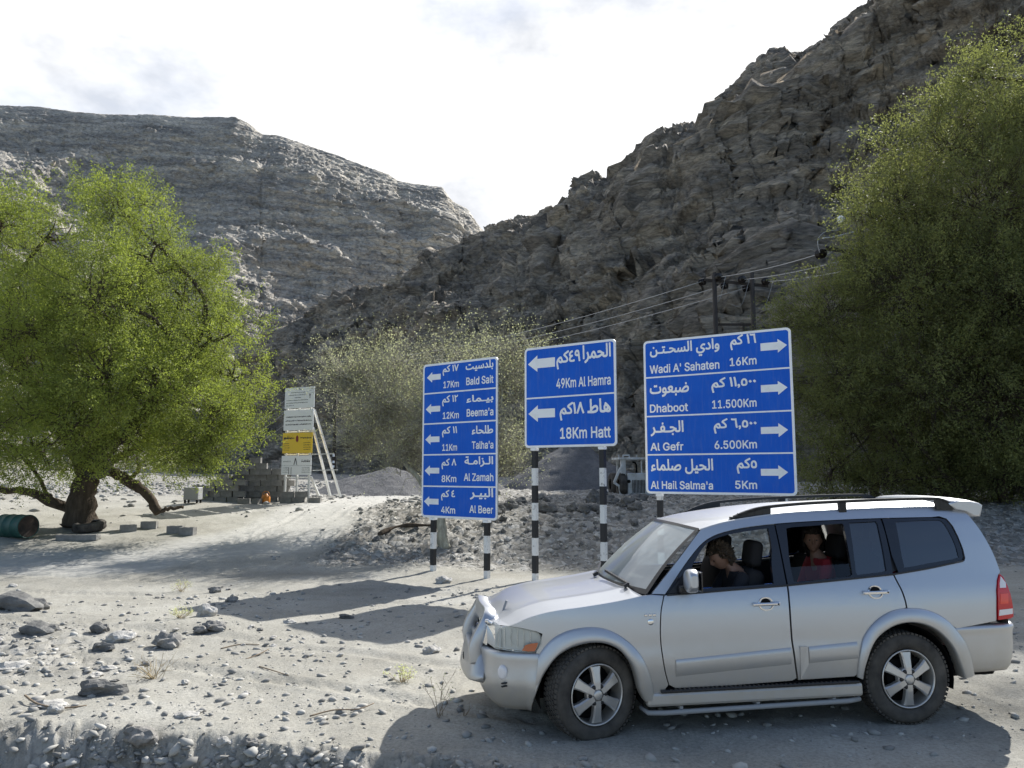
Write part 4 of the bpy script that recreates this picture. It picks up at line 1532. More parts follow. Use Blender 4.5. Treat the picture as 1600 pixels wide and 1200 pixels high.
M_tint = glass_mat('tinted_glass', (0.10, 0.12, 0.13), 2.2)
M_lens = glass_mat('lamp_lens', (0.9, 0.92, 0.92), 1.5, veil=0.12)
M_lampbowl = mat('lamp_bowl', (0.72, 0.73, 0.72), 0.4, metal=0.3)
M_amber = mat('amber_lens', (0.50, 0.13, 0.045), 0.25, coat=0.5)
M_red = mat('red_lens', (0.55, 0.012, 0.02), 0.15, coat=0.6)
M_redbright = mat('bright_red_lens', (0.8, 0.05, 0.03), 0.15, coat=0.6)
M_clearlamp = mat('white_lens', (0.75, 0.72, 0.72), 0.15, coat=0.6)
M_seat = mat('grey_seat_fabric', (0.035, 0.034, 0.036), 0.95, spec=0.1)
M_beige = mat('beige_trim', (0.30, 0.28, 0.25), 0.8)

_ZP = np.array([.10, .2, .45, .60, .68, .74, .85, 1.0, 1.12, 1.25, 1.5, 1.7, 1.78, 1.84])
_YP = np.array([.80, .85, .893, .912, .912, .904, .906, .898, .875, .828, .745, .668, .615, .56])
_zz = np.linspace(.05, 1.9, 400)
_yy = np.interp(_zz, _ZP, _YP)
_k = np.exp(-0.5 * (np.arange(-14, 15) / 5.0) ** 2); _k /= _k.sum()
_yy = np.convolve(np.pad(_yy, 14, 'edge'), _k, 'valid')
_xt = np.linspace(-1.1, 4.1, 400)
_tt = np.interp(_xt, [-.95, -.85, -.7, -.45, -.1, .4, 2.9, 3.6, 3.8, 3.95], [.70, .79, .868, .94, .985, 1, 1, .968, .952, .92])
_tt = np.convolve(np.pad(_tt, 14, 'edge'), _k, 'valid')

def YS(x, z):
    return np.interp(z, _zz, _yy) * np.interp(x, _xt, _tt)

def panel(name, outer, m, parent=None, off=0.0, holes=(), th=0.022, side=1, cut=0.06, yfun=None):
    """a piece of the car's flank: outline in side view, wrapped on the flank's curve"""
    bm = bmesh.new()
    ed = []
    for loop in [outer] + list(holes):
        vs = [bm.verts.new((x, 0, z)) for x, z in loop]
        for a, b in zip(vs, vs[1:] + vs[:1]):
            ed.append(bm.edges.new((a, b)))
    bmesh.ops.triangle_fill(bm, use_beauty=True, use_dissolve=False, edges=ed, normal=(0, -1, 0))
    xs = [p[0] for p in outer]
    zs = [p[1] for p in outer]
    for ax, lo, hi in ((0, min(xs), max(xs)), (2, min(zs), max(zs))):
        c = math.ceil(lo / cut) * cut + 0.0007
        while c < hi:
            co, no = [0, 0, 0], [0, 0, 0]
            co[ax], no[ax] = c, 1
            bmesh.ops.bisect_plane(bm, geom=list(bm.verts) + list(bm.edges) + list(bm.faces), plane_co=co, plane_no=no, dist=1e-5)
            c += cut
    yf = yfun or (lambda x, z: YS(x, z) + off)
    for v in bm.verts:
        v.co.y = -float(yf(v.co.x, v.co.z)) * side
    for f in bm.faces:
        f.smooth = True
        f.normal_update()
        if f.normal.y * side > 0:
            f.normal_flip()
    be = [e for e in bm.edges if len(e.link_faces) == 1]
    r = bmesh.ops.extrude_edge_only(bm, edges=be)
    for g in r['geom']:
        if isinstance(g, bmesh.types.BMVert):
            g.co.y += th * side
            g.co.z *= 1
    for e in be:
        e.smooth = False
    me = bpy.data.meshes.new(name)
    bm.to_mesh(me)
    bm.free()
    return link(name, me, m, parent or car)

def grid_mesh(name, fn, nu, nv, m, parent=None, smooth=True):
    V = np.array([[fn(u / (nu - 1), v / (nv - 1)) for v in range(nv)] for u in range(nu)], float).reshape(-1, 3)
    me = arr_mesh(name, V, grid_faces(nu, nv), smooth)
    return link(name, me, m, parent or car)

def C(p, n=5):
    return catmull(p, n)

arcF_out = C([(-.445, .70), (-.40, .765), (-.32, .842), (-.21, .895), (-.08, .920), (.05, .918), (.17, .882), (.28, .815), (.37, .73), (.44, .62), (.50, .45), (.52, .32)])
arcF_in = C([(-.50, .30), (-.46, .42), (-.42, .53), (-.33, .665), (-.22, .745), (-.11, .785), (0, .800), (.11, .788), (.22, .735), (.31, .63), (.355, .52), (.385, .40), (.43, .31)])
arcR_out = C([(2.30, .42), (2.315, .56), (2.35, .70), (2.40, .785), (2.47, .86), (2.56, .92), (2.67, .962), (2.79, .975), (2.92, .967), (3.04, .935), (3.15, .875), (3.24, .79), (3.32, .68), (3.38, .52), (3.41, .38)])
arcR_in = C([(2.345, .40), (2.365, .50), (2.42, .645), (2.50, .745), (2.62, .82), (2.74, .852), (2.86, .850), (2.98, .815), (3.09, .745), (3.18, .64), (3.245, .50), (3.30, .36)])
hood_edge = C([(-.67, .935), (-.60, .963), (-.49, 1.01), (-.31, 1.052), (-.05, 1.082), (.22, 1.115), (.44, 1.152)])
belt = lambda x: float(np.interp(x, [.6, .92, 1.22, 1.73, 2.24, 2.73, 3.1, 3.47], [1.148, 1.158, 1.172, 1.192, 1.222, 1.252, 1.292, 1.345]))
gut = C([(1.05, 1.672), (1.18, 1.706), (1.33, 1.735), (1.65, 1.775), (2.02, 1.800), (2.71, 1.818), (3.2, 1.82), (3.47, 1.818), (3.60, 1.806)])
gutz = lambda x: float(np.interp(x, [p[0] for p in gut], [p[1] for p in gut]))
wtop = C([(.645, 1.16), (.74, 1.265), (.84, 1.375), (.94, 1.475), (1.03, 1.553), (1.12, 1.605), (1.24, 1.645), (1.45, 1.683), (1.81, 1.712), (2.3, 1.728), (2.79, 1.735), (3.36, 1.732)])
wtz = lambda x: float(np.interp(x, [p[0] for p in wtop], [p[1] for p in wtop]))
rearline = C([(3.60, 1.806), (3.655, 1.75), (3.69, 1.68), (3.735, 1.58), (3.785, 1.40), (3.80, 1.24)])
cutF = C([(.636, 1.142), (.603, 1.04), (.590, .95), (.583, .83), (.592, .68), (.612, .55), (.645, .43)])
cutB = C([(1.733, 1.185), (1.722, 1.05), (1.717, .9), (1.720, .74), (1.735, .58), (1.757, .435)])

def arc_part(arc, x0, x1):
    return [p for p in arc if x0 <= p[0] <= x1]

for side in (1, -1):
    # ---- fender
    out = list(hood_edge) + [(.53, 1.158), (.628, 1.148)] + [(x - .010, z) for x, z in cutF] + [(.60, .385), (.52, .34)]
    out += list(reversed(arc_part(arcF_in, -.33, .44))) + [(-.335, .705), (-.40, .712), (-.462, .722), (-.425, .80), (-.405, .875), (-.46, .898), (-.56, .92)]
    panel('fender', out, M_paint, side=side)
    # ---- doors below the belt
    bF = [(x, belt(x)) for x in np.linspace(.64, 1.733, 12)]
    dF = bF + list(cutB)[1:] + [(1.72, .415), (1.2, .402), (.70, .402)] + list(reversed(cutF))[:-1]
    fd = panel('door', dF, M_paint, side=side)
    fd['label'] = 'front door'
    bR = [(x, belt(x)) for x in np.linspace(1.749, 2.735, 12)]
    rcut = C([(2.735, 1.252), (2.752, 1.19), (2.772, 1.12), (2.786, 1.04), (2.789, .98)])
    arc = [p for p in arcR_out if p[0] < 2.785 and p[1] > .43]
    dR = bR + rcut[1:] + list(reversed(arc)) + [(2.28, .425), (1.775, .418)] + [(x + .016, z) for x, z in reversed(cutB)][:-1]
    rd = panel('door', dR, M_paint, side=side)
    rd['label'] = 'rear door'
    # ---- rear quarter with D pillar
    q = [(x, belt(x)) for x in np.linspace(2.751, 3.47, 9)] + [(3.487, 1.37), (3.492, 1.45), (3.48, 1.56), (3.462, 1.65), (3.425, 1.715), (3.36, 1.738)]
    q += [(3.36, gutz(3.36)), (3.47, 1.818)] + rearline + [(3.775, 1.225), (3.735, 1.17), (3.700, 1.09), (3.672, .95), (3.660, .855), (3.655, .832)]
    q += [(3.5, .812), (3.35, .795), (3.262, .784)] + [p for p in reversed(arcR_out) if p[0] > 2.80 and p[1] > .79] + [(2.803, .978)] + [(x + .015, z) for x, z in reversed(rcut)][:-1]
    panel('rear_quarter', q, M_paint, side=side)
    # ---- roof side rail, A pillar
    top = [p for p in gut if p[0] <= 3.36] + [(3.36, gutz(3.36))]
    wt = [p for p in wtop if p[0] < 3.36] + [(3.36, 1.738)]
    rail = [(.53, 1.166), (.70, 1.328), (.86, 1.485), (.96, 1.585)] + top + list(reversed(wt))
    panel('roof_rail_panel', rail, M_paint, side=side)
    # ---- black window frames with the openings
    fo = [(.662, 1.168)] + [(x + .004, z - .008) for x, z in wtop if .68 < x < 1.735] + [(1.74, wtz(1.74) - .008), (1.737, 1.197)] + [(x, belt(x) + .006) for x in np.linspace(1.70, .70, 8)]
    fopen = C([(.90, 1.192), (.885, 1.235), (.905, 1.345), (1.01, 1.485), (1.10, 1.565), (1.20, 1.603), (1.37, 1.637), (1.66, 1.668), (1.675, 1.655), (1.668, 1.50), (1.64, 1.37), (1.625, 1.225), (1.60, 1.212), (1.3, 1.198)], 4)
    panel('window_frame', fo, M_blackgloss, off=-.008, holes=[fopen[:-1]], side=side, th=.03)
    ro = [(1.752, 1.200), (1.752, wtz(1.752) - .008)] + [(x, wtz(x) - .008) for x in np.linspace(1.85, 2.77, 10)] + [(2.772, 1.6), (2.762, 1.42), (2.742, 1.262)] + [(x, belt(x) + .006) for x in np.linspace(2.70, 1.80, 8)]
    ropen = [(1.845, 1.665), (1.90, 1.674), (2.385, 1.695), (2.395, 1.68), (2.372, 1.36), (2.362, 1.262), (2.33, 1.248), (1.84, 1.215), (1.815, 1.225), (1.805, 1.30), (1.815, 1.45)]
    ropen2 = [(2.455, 1.70), (2.72, 1.706), (2.725, 1.68), (2.705, 1.42), (2.69, 1.285), (2.66, 1.276), (2.41, 1.258), (2.40, 1.28), (2.43, 1.50)]
    panel('window_frame', ro, M_blackgloss, off=-.008, holes=[ropen, ropen2], side=side, th=.03)
    qo = [(2.788, 1.727)] + [(x, wtz(x) - .008) for x in np.linspace(2.85, 3.34, 7)] + [(3.415, 1.708), (3.45, 1.645), (3.47, 1.55), (3.48, 1.45), (3.472, 1.375), (3.45, 1.352)] + [(x, belt(x) + .008) for x in np.linspace(3.40, 2.80, 7)] + [(2.778, 1.42)]
    qopen = C([(2.905, 1.695), (3.12, 1.702), (3.33, 1.702), (3.375, 1.685), (3.405, 1.62), (3.428, 1.5), (3.428, 1.40), (3.40, 1.368), (3.12, 1.335), (2.89, 1.308), (2.868, 1.33), (2.88, 1.5)], 4)
    panel('window_frame', qo, M_blackgloss, off=-.008, holes=[qopen[:-1]], side=side, th=.03)
    # ---- panes
    panel('quarter_window', qopen, M_tint, off=-.014, side=side, th=.004)
    panel('quarter_window', ropen2, M_tint, off=-.020, side=side, th=.004)
    low = [(1.80, 1.338), (2.0, 1.341), (2.372, 1.352), (2.362, 1.262), (2.33, 1.248), (1.84, 1.215), (1.812, 1.225)]
    g = panel('rear_door_window', low if side == 1 else ropen, M_glass, off=-.024, side=side, th=.005)
    if side == 1:
        g['label'] = 'rear door window wound halfway down'
    panel('pillar', [(2.69, 1.262), (2.72, 1.715), (2.93, 1.722), (2.90, 1.295)], M_black, off=-.032, side=side, th=.004, cut=.1)
    panel('pillar', [(1.66, 1.20), (1.69, 1.69), (1.84, 1.70), (1.82, 1.21)], M_black, off=-.042, side=side, th=.004, cut=.1)
    # ---- belt moulding
    mb = MB()
    P = [Vector((x, -(YS(x, belt(x)) + .004) * side, belt(x) + .004)) for x in np.linspace(.66, 3.45, 28)]
    mb.tube(P, .0085, 6)
    mb.build('belt_moulding', M_black, car)
    # ---- inner lining behind gaps
    inner = [(-.40, .86), (-.30, 1.0), (.0, 1.04), (.44, 1.10), (.64, 1.12)] + [(x, belt(x) - .03) for x in np.linspace(.8, 3.46, 10)] + [(3.62, 1.2), (3.62, .82), (3.27, .78)]
    inner += [(x, z + .01) for x, z in reversed(arcR_in)] + [(2.3, .40), (.6, .39), (.46, .34)] + [(x, z + .01) for x, z in reversed(arc_part(arcF_in, -.40, .44))]
    panel('inner_panel', inner, M_dark, off=-.045, side=side, th=.004, cut=.15)
    # ---- wheel arch flares
    def flare(nm, ao, ai, bulge):
        n = 46
        def samp(arc):
            A = np.array(arc)
            s = np.concatenate([[0], np.cumsum(np.hypot(*np.diff(A, axis=0).T))])
            t = np.linspace(0, s[-1], n)
            return np.stack([np.interp(t, s, A[:, 0]), np.interp(t, s, A[:, 1])], -1)
        O, I = samp(ao), samp(ai)
        prof = [(0, -.004), (.02, .012), (.10, .020), (.35, .034), (.65, .040), (.88, .036), (.97, .026), (1.0, .008), (1.0, -.03), (.98, -.09)]
        V = []
        for k in range(n):
            for f, d in prof:
                x, z = O[k] + (I[k] - O[k]) * f
                V.append((x, -(float(YS(x, z)) + d * bulge) * side, z))
        me = arr_mesh(nm, np.array(V), grid_faces(n, len(prof)), True)
        link(nm, me, M_paint, car)
    flare('wheel_arch', arcF_out, arcF_in, 1.0)
    flare('wheel_arch', arcR_out, arcR_in, 0.9)
    # ---- wheel wells
    for wx in (0.0, 2.78):
        mb = MB()
        n = 20
        pr = []
        for k in range(n + 1):
            an = math.pi * k / n * 1.16 - .25
            pr.append((wx - math.cos(an) * .44, .378 + math.sin(an) * .45))
        for (x, z), (x2, z2) in zip(pr, pr[1:]):
            a = [mb.bm.verts.new((x, -.86 * side, z)), mb.bm.verts.new((x2, -.86 * side, z2)), mb.bm.verts.new((x2, -.50 * side, z2)), mb.bm.verts.new((x, -.50 * side, z))]
            mb.bm.faces.new(a)
        mb.bm.faces.new([mb.bm.verts.new((x, -.50 * side, z)) for x, z in pr])
        mb.build('wheel_well', M_dark, car)
    # ---- sill, tread plate, side tube
    mb = MB()
    mb.box((1.40, -.845 * side, .315), (1.90, .11, .115), .025)
    mb.build('side_step', M_paint, car)
    mb = MB()
    mb.box((1.44, -.868 * side, .382), (1.74, .10, .026), .008)
    for k in range(40):
        mb.box((.65 + k * .04, -.872 * side, .397), (.018, .085, .008))
    mb.build('step_tread', M_black, car)
    mb = MB()
    mb.tube([(.44, -.74 * side, .22), (.47, -.85 * side, .205), (.60, -.875 * side, .205), (1.4, -.878 * side, .215), (2.22, -.875 * side, .222), (2.33, -.85 * side, .225), (2.36, -.74 * side, .235)], .021, 10)
    for x in (.75, 1.42, 2.1):
        mb.box((x, -.80 * side, .235), (.03, .13, .03))
    mb.build('side_tube', M_plastic, car)
    # ---- lower door mouldings (raised cladding edges)
    mb = MB()
    for x0, x1, z0, z1 in ((.70, 1.71, .625, .682), (1.87, 2.31, .682, .705)):
        n = 20
        for k in range(n):
            xa, xb = x0 + (x1 - x0) * k / n, x0 + (x1 - x0) * (k + 1) / n
            za, zb = z0 + (z1 - z0) * k / n, z0 + (z1 - z0) * (k + 1) / n
            q = []
            for (x, z) in ((xa, za), (xb, zb)):
                for dz, d in ((.010, .0), (.004, .006), (-.03, .008), (-.075, .007), (-.12, .003), (-.135, -.002)):
                    q.append(mb.bm.verts.new((x, -(float(YS(x, z + dz)) + d) * side, z + dz)))
            for j in range(5):
                mb.bm.faces.new((q[j], q[j + 1], q[j + 7], q[j + 6])).smooth = True
    bmesh.ops.remove_doubles(mb.bm, verts=list(mb.bm.verts), dist=1e-5)
    mb.build('door_moulding', M_paint, car)
    mb = MB()
    P = [(1.79, .70), (1.855, .695), (1.86, .55), (1.85, .44), (1.79, .425)]
    q = [Vector((x, -(float(YS(x, z)) + .014) * side, z)) for x, z in P]
    mb.poly(q, .02, (0, side, 0))
    mb.build('mud_guard', M_paint, rd)
    # ---- handles
    for hx, hz, dd in ((1.52, 1.055, fd), (2.53, 1.117, rd)):
        mb = MB()
        y = float(YS(hx, hz))
        ring = []
        for k in range(16):
            an = 2 * math.pi * k / 16
            ring.append((hx + math.copysign(abs(math.cos(an)) ** .8, math.cos(an)) * .062, hz + math.sin(an) * .05))
        for k in range(16):
            (xa, za), (xb, zb) = ring[k], ring[(k + 1) % 16]
            mb.bar((xa, -(float(YS(xa, za)) + .002) * side, za), (xb, -(float(YS(xb, zb)) + .002) * side, zb), .012, .010)
        mb.box((hx - .005, -(y + .022) * side, hz), (.235, .02, .028), .009)
        mb.box((hx - .105, -(y + .010) * side, hz), (.03, .02, .032), .006)
        mb.box((hx + .095, -(y + .010) * side, hz), (.05, .02, .034), .006)
        mb.build('handle', M_chrome, dd)
        mb = MB()
        mb.lathe([(0.0, 0), (.045, 0), (.045, .012)], 20, 'Y', (hx, -(y + .002) * side, hz))
        mb.build('handle_recess', M_dark, dd)
        mb = MB()
        mb.lathe([(0.0, 0), (.008, 0)], 10, 'Y', (hx + .10, -(y + .0345) * side, hz))
        mb.build('keyhole', M_black, dd)
    # ---- mirror
    mb = MB()
    P = []
    for k in range(14):
        t = k / 13
        w = math.sin(math.pi * min(max(t * .9 + .06, 0), 1)) ** .35
        P.append((t, w))
    n = 18
    rings = []
    for t, w in P:
        ring = []
        for j in range(n):
            an = 2 * math.pi * j / n
            cx, cz = math.cos(an), math.sin(an)
            sx = math.copysign(abs(cx) ** .55, cx) * .055 * w
            sz = math.copysign(abs(cz) ** .6, cz) * .098 * w
            ring.append(mb.bm.verts.new((.835 + sx - .02 * (1 - w) - .015 * cz * 0, -(.90 + t * .19) * side, 1.275 + sz + .012 * t)))
        rings.append(ring)
    for a, b in zip(rings, rings[1:]):
        for j in range(n):
            mb.bm.faces.new((a[j], a[(j + 1) % n], b[(j + 1) % n], b[j])).smooth = True
    mb.bm.faces.new(rings[-1]); mb.bm.faces.new(list(reversed(rings[0])))
    mirror = mb.build('mirror', M_paint, car)
    mb = MB()
    mb.box((.893, -1.0 * side, 1.28), (.012, .165, .165), .005)
    mb.build('mirror_glass', M_blackgloss, mirror)
    mb = MB()
    mb.box((.80, -.875 * side, 1.20), (.09, .08, .06), .015)
    mb.poly([(.67, -(YS(.67, 1.165) + .006) * side, 1.165), (.86, -(YS(.86, 1.17) + .006) * side, 1.172), (.87, -(YS(.87, 1.33) + .004) * side, 1.35)], .02, (0, side, 0))
    mb.build('mirror_base', M_black, mirror)
    # ---- headlamp: reflector bowl, lens, amber corner
    hl = C([(-.425, .873), (-.412, .80), (-.463, .73)], 4) + C([(-.52, .726), (-.60, .730), (-.70, .741), (-.79, .750)], 3) + C([(-.785, .86), (-.74, .92), (-.665, .932)], 3) + [(-.56, .914), (-.47, .893)]
    headlamp = panel('headlamp', hl, M_lens, off=.001, side=side, th=.03, cut=.03)
    panel('lamp_bowl', [(x * .98 - .01, z) for x, z in hl], M_lampbowl, headlamp, off=-.05, side=side, th=.002, cut=.06)
    def lampfront(u, v, o=0.0):
        y0 = float(YS(-.79, .85)) - .001
        return (-.787 - .050 * u + o, -(y0 + (.555 - y0) * u) * side, .750 + (.928 - .750) * v + .01 * u)
    grid_mesh('lamp_front', lampfront, 5, 4, M_lens, headlamp)
    grid_mesh('lamp_bowl', lambda u, v: lampfront(u, v, .05), 5, 4, M_lampbowl, headlamp)
    am = [(-.575, .742), (-.52, .736), (-.472, .738), (-.455, .770), (-.443, .805), (-.50, .798), (-.545, .785)]
    panel('indicator', am, M_amber, headlamp, off=.003, side=side, th=.01, cut=.03)
    mb = MB()
    for k in range(6):
        x = -.76 + k * .052
        z0_, z1_ = .765, .905 - max(0, (x + .56)) * .25
        mb.bar((x, -(float(YS(x, .8)) - .035) * side, z0_), (x, -(float(YS(x, .85)) - .035) * side, z1_), .003, .008)
    mb.build('lens_rib', M_chrome, headlamp)
    mb = MB()
    mb.lathe([(.0, -.03), (.03, -.028), (.06, -.005), (.068, .02)], 20, 'X', (-.70, -.66 * side, .84))
    mb.lathe([(.0, .02), (.03, .018), (.055, 0), (.062, -.025)], 20, 'Y', (-.60, -.735 * side, .835))
    mb.build('lamp_reflector', M_chrome, headlamp)
    # ---- tail lamp
    tl = [(3.782, 1.222), (3.742, 1.17), (3.708, 1.09), (3.682, .95), (3.671, .855), (3.668, .840), (3.80, .846), (3.832, .86), (3.838, .95), (3.835, 1.05), (3.822, 1.13), (3.805, 1.2)]
    lamp = panel('tail_lamp', tl, M_red, off=.012, side=side, th=.05, cut=.04)
    panel('lamp_insert', [(3.69, .925), (3.678, .875), (3.825, .885), (3.830, .93)], M_clearlamp, lamp, off=.015, side=side, th=.01, cut=.05)
    panel('lamp_insert', [(3.725, 1.06), (3.705, .975), (3.79, .975), (3.81, 1.06)], M_redbright, lamp, off=.015, side=side, th=.01, cut=.05)
    panel('lamp_insert', [(3.780, 1.205), (3.747, 1.15), (3.735, 1.11), (3.80, 1.11), (3.812, 1.15)], M_clearlamp, lamp, off=.015, side=side, th=.01, cut=.05)
    # ---- fender badges
    mb = MB()
    for k in range(3):
        mb.box((.462 + k * .036, -(YS(.49, 1.0) + .003) * side, 1.0), (.026, .006, .022), .004)
    mb.lathe([(0, -.004), (.02, -.004), (.026, 0)], 16, 'Y', (.50, -(YS(.5, .945) + .002) * side, .945))
    mb.build('fender_badge', M_chrome, car)
    # ---- roof rack rails
    mb = MB()
    P = C([(1.40, 1.768), (1.52, 1.812), (1.69, 1.850), (2.05, 1.876), (2.43, 1.888), (2.9, 1.897), (3.30, 1.897), (3.42, 1.885), (3.52, 1.838)], 5)
    pts = [Vector((x, -.585 * side, z)) for x, z in P]
    for a, b in zip(pts, pts[1:]):
        mb.bar(a, b + (b - a) * .05, .040, .026)
    for (xa, xb) in ((1.40, 1.70), (2.41, 2.46), (3.38, 3.52)):
        for k in range(5):
            x = xa + (xb - xa) * k / 4
            zt = float(np.interp(x, [p[0] for p in P], [p[1] for p in P]))
            zb = gutz(min(x, 3.58)) - .015
            if zt > zb:
                mb.box((x, -.588 * side, (zt + zb) / 2), ((xb - xa) / 4 + .006, .034, zt - zb + .01))
    mb.build('roof_rack_rail', M_black, car)
    # ---- drip moulding along the gutter
    mb = MB()
    mb.tube([Vector((x, -(YS(x, z) - .006) * side, z + .002)) for x, z in gut], .008, 5)
    mb.build('gutter_strip', M_paint, car)

# ---- hood
hx = np.array([p[0] for p in hood_edge]); hz = np.array([p[1] for p in hood_edge])
def hoodp(u, v):
    s = v * 2 - 1                         # across
    xe = -.66 + (1.12) * u                # along at the edge
    ze = np.interp(xe, hx, hz)
    ye = YS(xe, ze) - .012
    bow = (1 - s * s)
    x = xe - bow * (.13 * (1 - u) + .13 * u)
    crown = bow ** .8 * (.018 + .03 * min(1, u * 3)) + .022 * math.exp(-((abs(s) - .70) / .09) ** 2) * min(1, u * 2.2) * .6
    return (x, s * ye, ze + crown - .005)
grid_mesh('bonnet', hoodp, 36, 61, M_paint)
mb = MB()
mb.box((-.66, -.36, 1.03), (.02, .012, .09), .003, Matrix.Rotation(.35, 3, 'Y'))
mb.box((-.66, -.36, .985), (.05, .025, .02), .004)
mb.build('bonnet_marker', M_plastic, car)
# nose lip between bonnet and grille
# ---- windscreen, header, cowl
def wsp(u, v):
    s = v * 2 - 1
    x0, z0, y0 = .50 - .20 * (1 - s * s), 1.165 + .012 * (1 - s * s), .832
    x1, z1, y1 = 1.045 - .115 * (1 - s * s), 1.675 + .035 * (1 - s * s), .655
    t = u
    bul = .018 * math.sin(math.pi * t)
    return (x0 + (x1 - x0) * t - bul, s * (y0 + (y1 - y0) * t), z0 + (z1 - z0) * t + bul)
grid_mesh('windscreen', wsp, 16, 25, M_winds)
def wsb(u, v):        # dark printed band round the glass
    p = wsp(u, v)
    return (p[0] - .004, p[1], p[2] + .004)
mb = MB()
for (fa_, fb_) in ((lambda t: wsb(0.0 + .045, t), lambda t: wsb(-.02, t)), (lambda t: wsb(.975, t), lambda t: wsb(1.01, t)), (lambda t: wsb(t, .022), lambda t: wsb(t, -.004)), (lambda t: wsb(t, .978), lambda t: wsb(t, 1.004))):
    n = 18
    A = [mb.bm.verts.new(fa_(k / n)) for k in range(n + 1)]
    B = [mb.bm.verts.new(fb_(k / n)) for k in range(n + 1)]
    for k in range(n):
        mb.bm.faces.new((A[k], A[k + 1], B[k + 1], B[k])).smooth = True
mb.build('windscreen_seal', M_black, car)
def cowl(u, v):
    s = v * 2 - 1
    xa = .455 - .13 * (1 - s * s)
    xb = .53 - .20 * (1 - s * s) + .02
    return (xa + (xb - xa) * u, s * .84, 1.135 + .03 * u + .03 * (1 - s * s) - .004)
grid_mesh('cowl', cowl, 4, 25, M_black)
mb = MB()
for y0, y1 in ((-.62, -.05), (.1, .62)):
    s0 = wsp(.03, (y0 / .83 + 1) / 2)
    s1 = wsp(.10, (y1 / .81 + 1) / 2)
    a, b = Vector(s0) + Vector((-.03, 0, .03)), Vector(s1) + Vector((-.025, 0, .03))
    mb.bar(a, b, .018, .02)
    mb.bar(a + Vector((-.04, 0, -.02)), a, .03, .03)
mb.build('wiper', M_black, car)
# ---- roof
def roofp(u, v):
    s = v * 2 - 1
    xs_ = 1.045 + (3.60 - 1.045) * u
    ze = gutz(xs_)
    ye = YS(xs_, ze) - .004
    bow = 1 - s * s
    x = xs_ - bow * .115 * max(0, 1 - u * 3) + 0.05 * bow * max(0, u - .8) * 5 * .6
    z = ze + bow ** .75 * (.036 + .022 * min(1, u * 2.5))
    return (x, s * ye, z)
grid_mesh('roof', roofp, 40, 41, M_paint)
# ---- spoiler
mb = MB()
prof = [(3.46, 1.855), (3.55, 1.882), (3.70, 1.872), (3.80, 1.85), (3.835, 1.828), (3.825, 1.775), (3.80, 1.72), (3.74, 1.72), (3.64, 1.775), (3.52, 1.80)]
ys_s = [-.62, -.60, -.52, -.3, 0, .3, .52, .60, .62]
rings = []
for y in ys_s:
    f = 1 if abs(y) < .6 else (.94 if abs(y) < .61 else .80)
    cx_, cz_ = 3.66, 1.81
    rings.append([mb.bm.verts.new((cx_ + (x - cx_) * f + .03 * (1 - (y / .62) ** 2), y, cz_ + (z - cz_) * f + (.025 * (1 - (y / .62) ** 2) if z > 1.8 else 0))) for x, z in prof])
for a, b in zip(rings, rings[1:]):
    for j in range(len(prof)):
        mb.bm.faces.new((a[j], a[(j + 1) % len(prof)], b[(j + 1) % len(prof)], b[j])).smooth = True
mb.bm.faces.new(rings[0]); mb.bm.faces.new(list(reversed(rings[-1])))
mb.build('spoiler', M_paint, car)
# ---- tailgate and its glass
def tg(u, v):
    s = v * 2 - 1
    z = .78 + (1.79 - .78) * u
    x = np.interp(z, [.5, .85, 1.24, 1.40, 1.58, 1.70, 1.80], [3.80, 3.79, 3.78, 3.765, 3.715, 3.66, 3.58])
    y = (YS(x - .03, z) - .012) * s
    return (x + .07 * (1 - s * s), y, z)
grid_mesh('tailgate', tg, 24, 17, M_paint)
def tgg(u, v):
    p = tg(.46 + .46 * u, .10 + .80 * v)
    return (p[0] + .006, p[1], p[2])
grid_mesh('tailgate_window', tgg, 12, 13, M_tint)
# ---- rear bumper
def loft_plan(name, plan, prof, m, parent=None):
    """plan: list of (x,y); prof: list of (outset, z, side-start shift)"""
    P = [Vector((x, y)) for x, y in plan]
    n = len(P)
    N = []
    for k in range(n):
        d = (P[min(k + 1, n - 1)] - P[max(k - 1, 0)]).normalized()
        N.append(Vector((d.y, -d.x)))
    V = []
    for k in range(n):
        for o_, z, sh in prof:
            q = P[k] + N[k] * o_
            e = min(k, n - 1 - k) / (n - 1) * 2          # 0 at the ends, 1 in the middle
            V.append((q.x + sh * max(0, 1 - e * 4), q.y, z))
    me = arr_mesh(name, np.array(V), grid_faces(n, len(prof)), True)
    return link(name, me, m, parent or car)
half = C([(3.245, -.872), (3.45, -.868), (3.62, -.862), (3.78, -.845), (3.86, -.79), (3.90, -.66), (3.925, -.4), (3.93, -.15)], 5)
plan = half + [(x, -y) for x, y in reversed(half)]
loft_plan('rear_bumper', plan, [(-.05, .80, -.03), (.0, .80, -.03), (.018, .785, -.02), (.022, .76, 0), (.010, .74, .02), (.008, .70, .04), (.004, .60, .07), (-.01, .50, .11), (-.03, .43, .14), (-.06, .385, .16), (-.14, .375, .16)], M_paint)
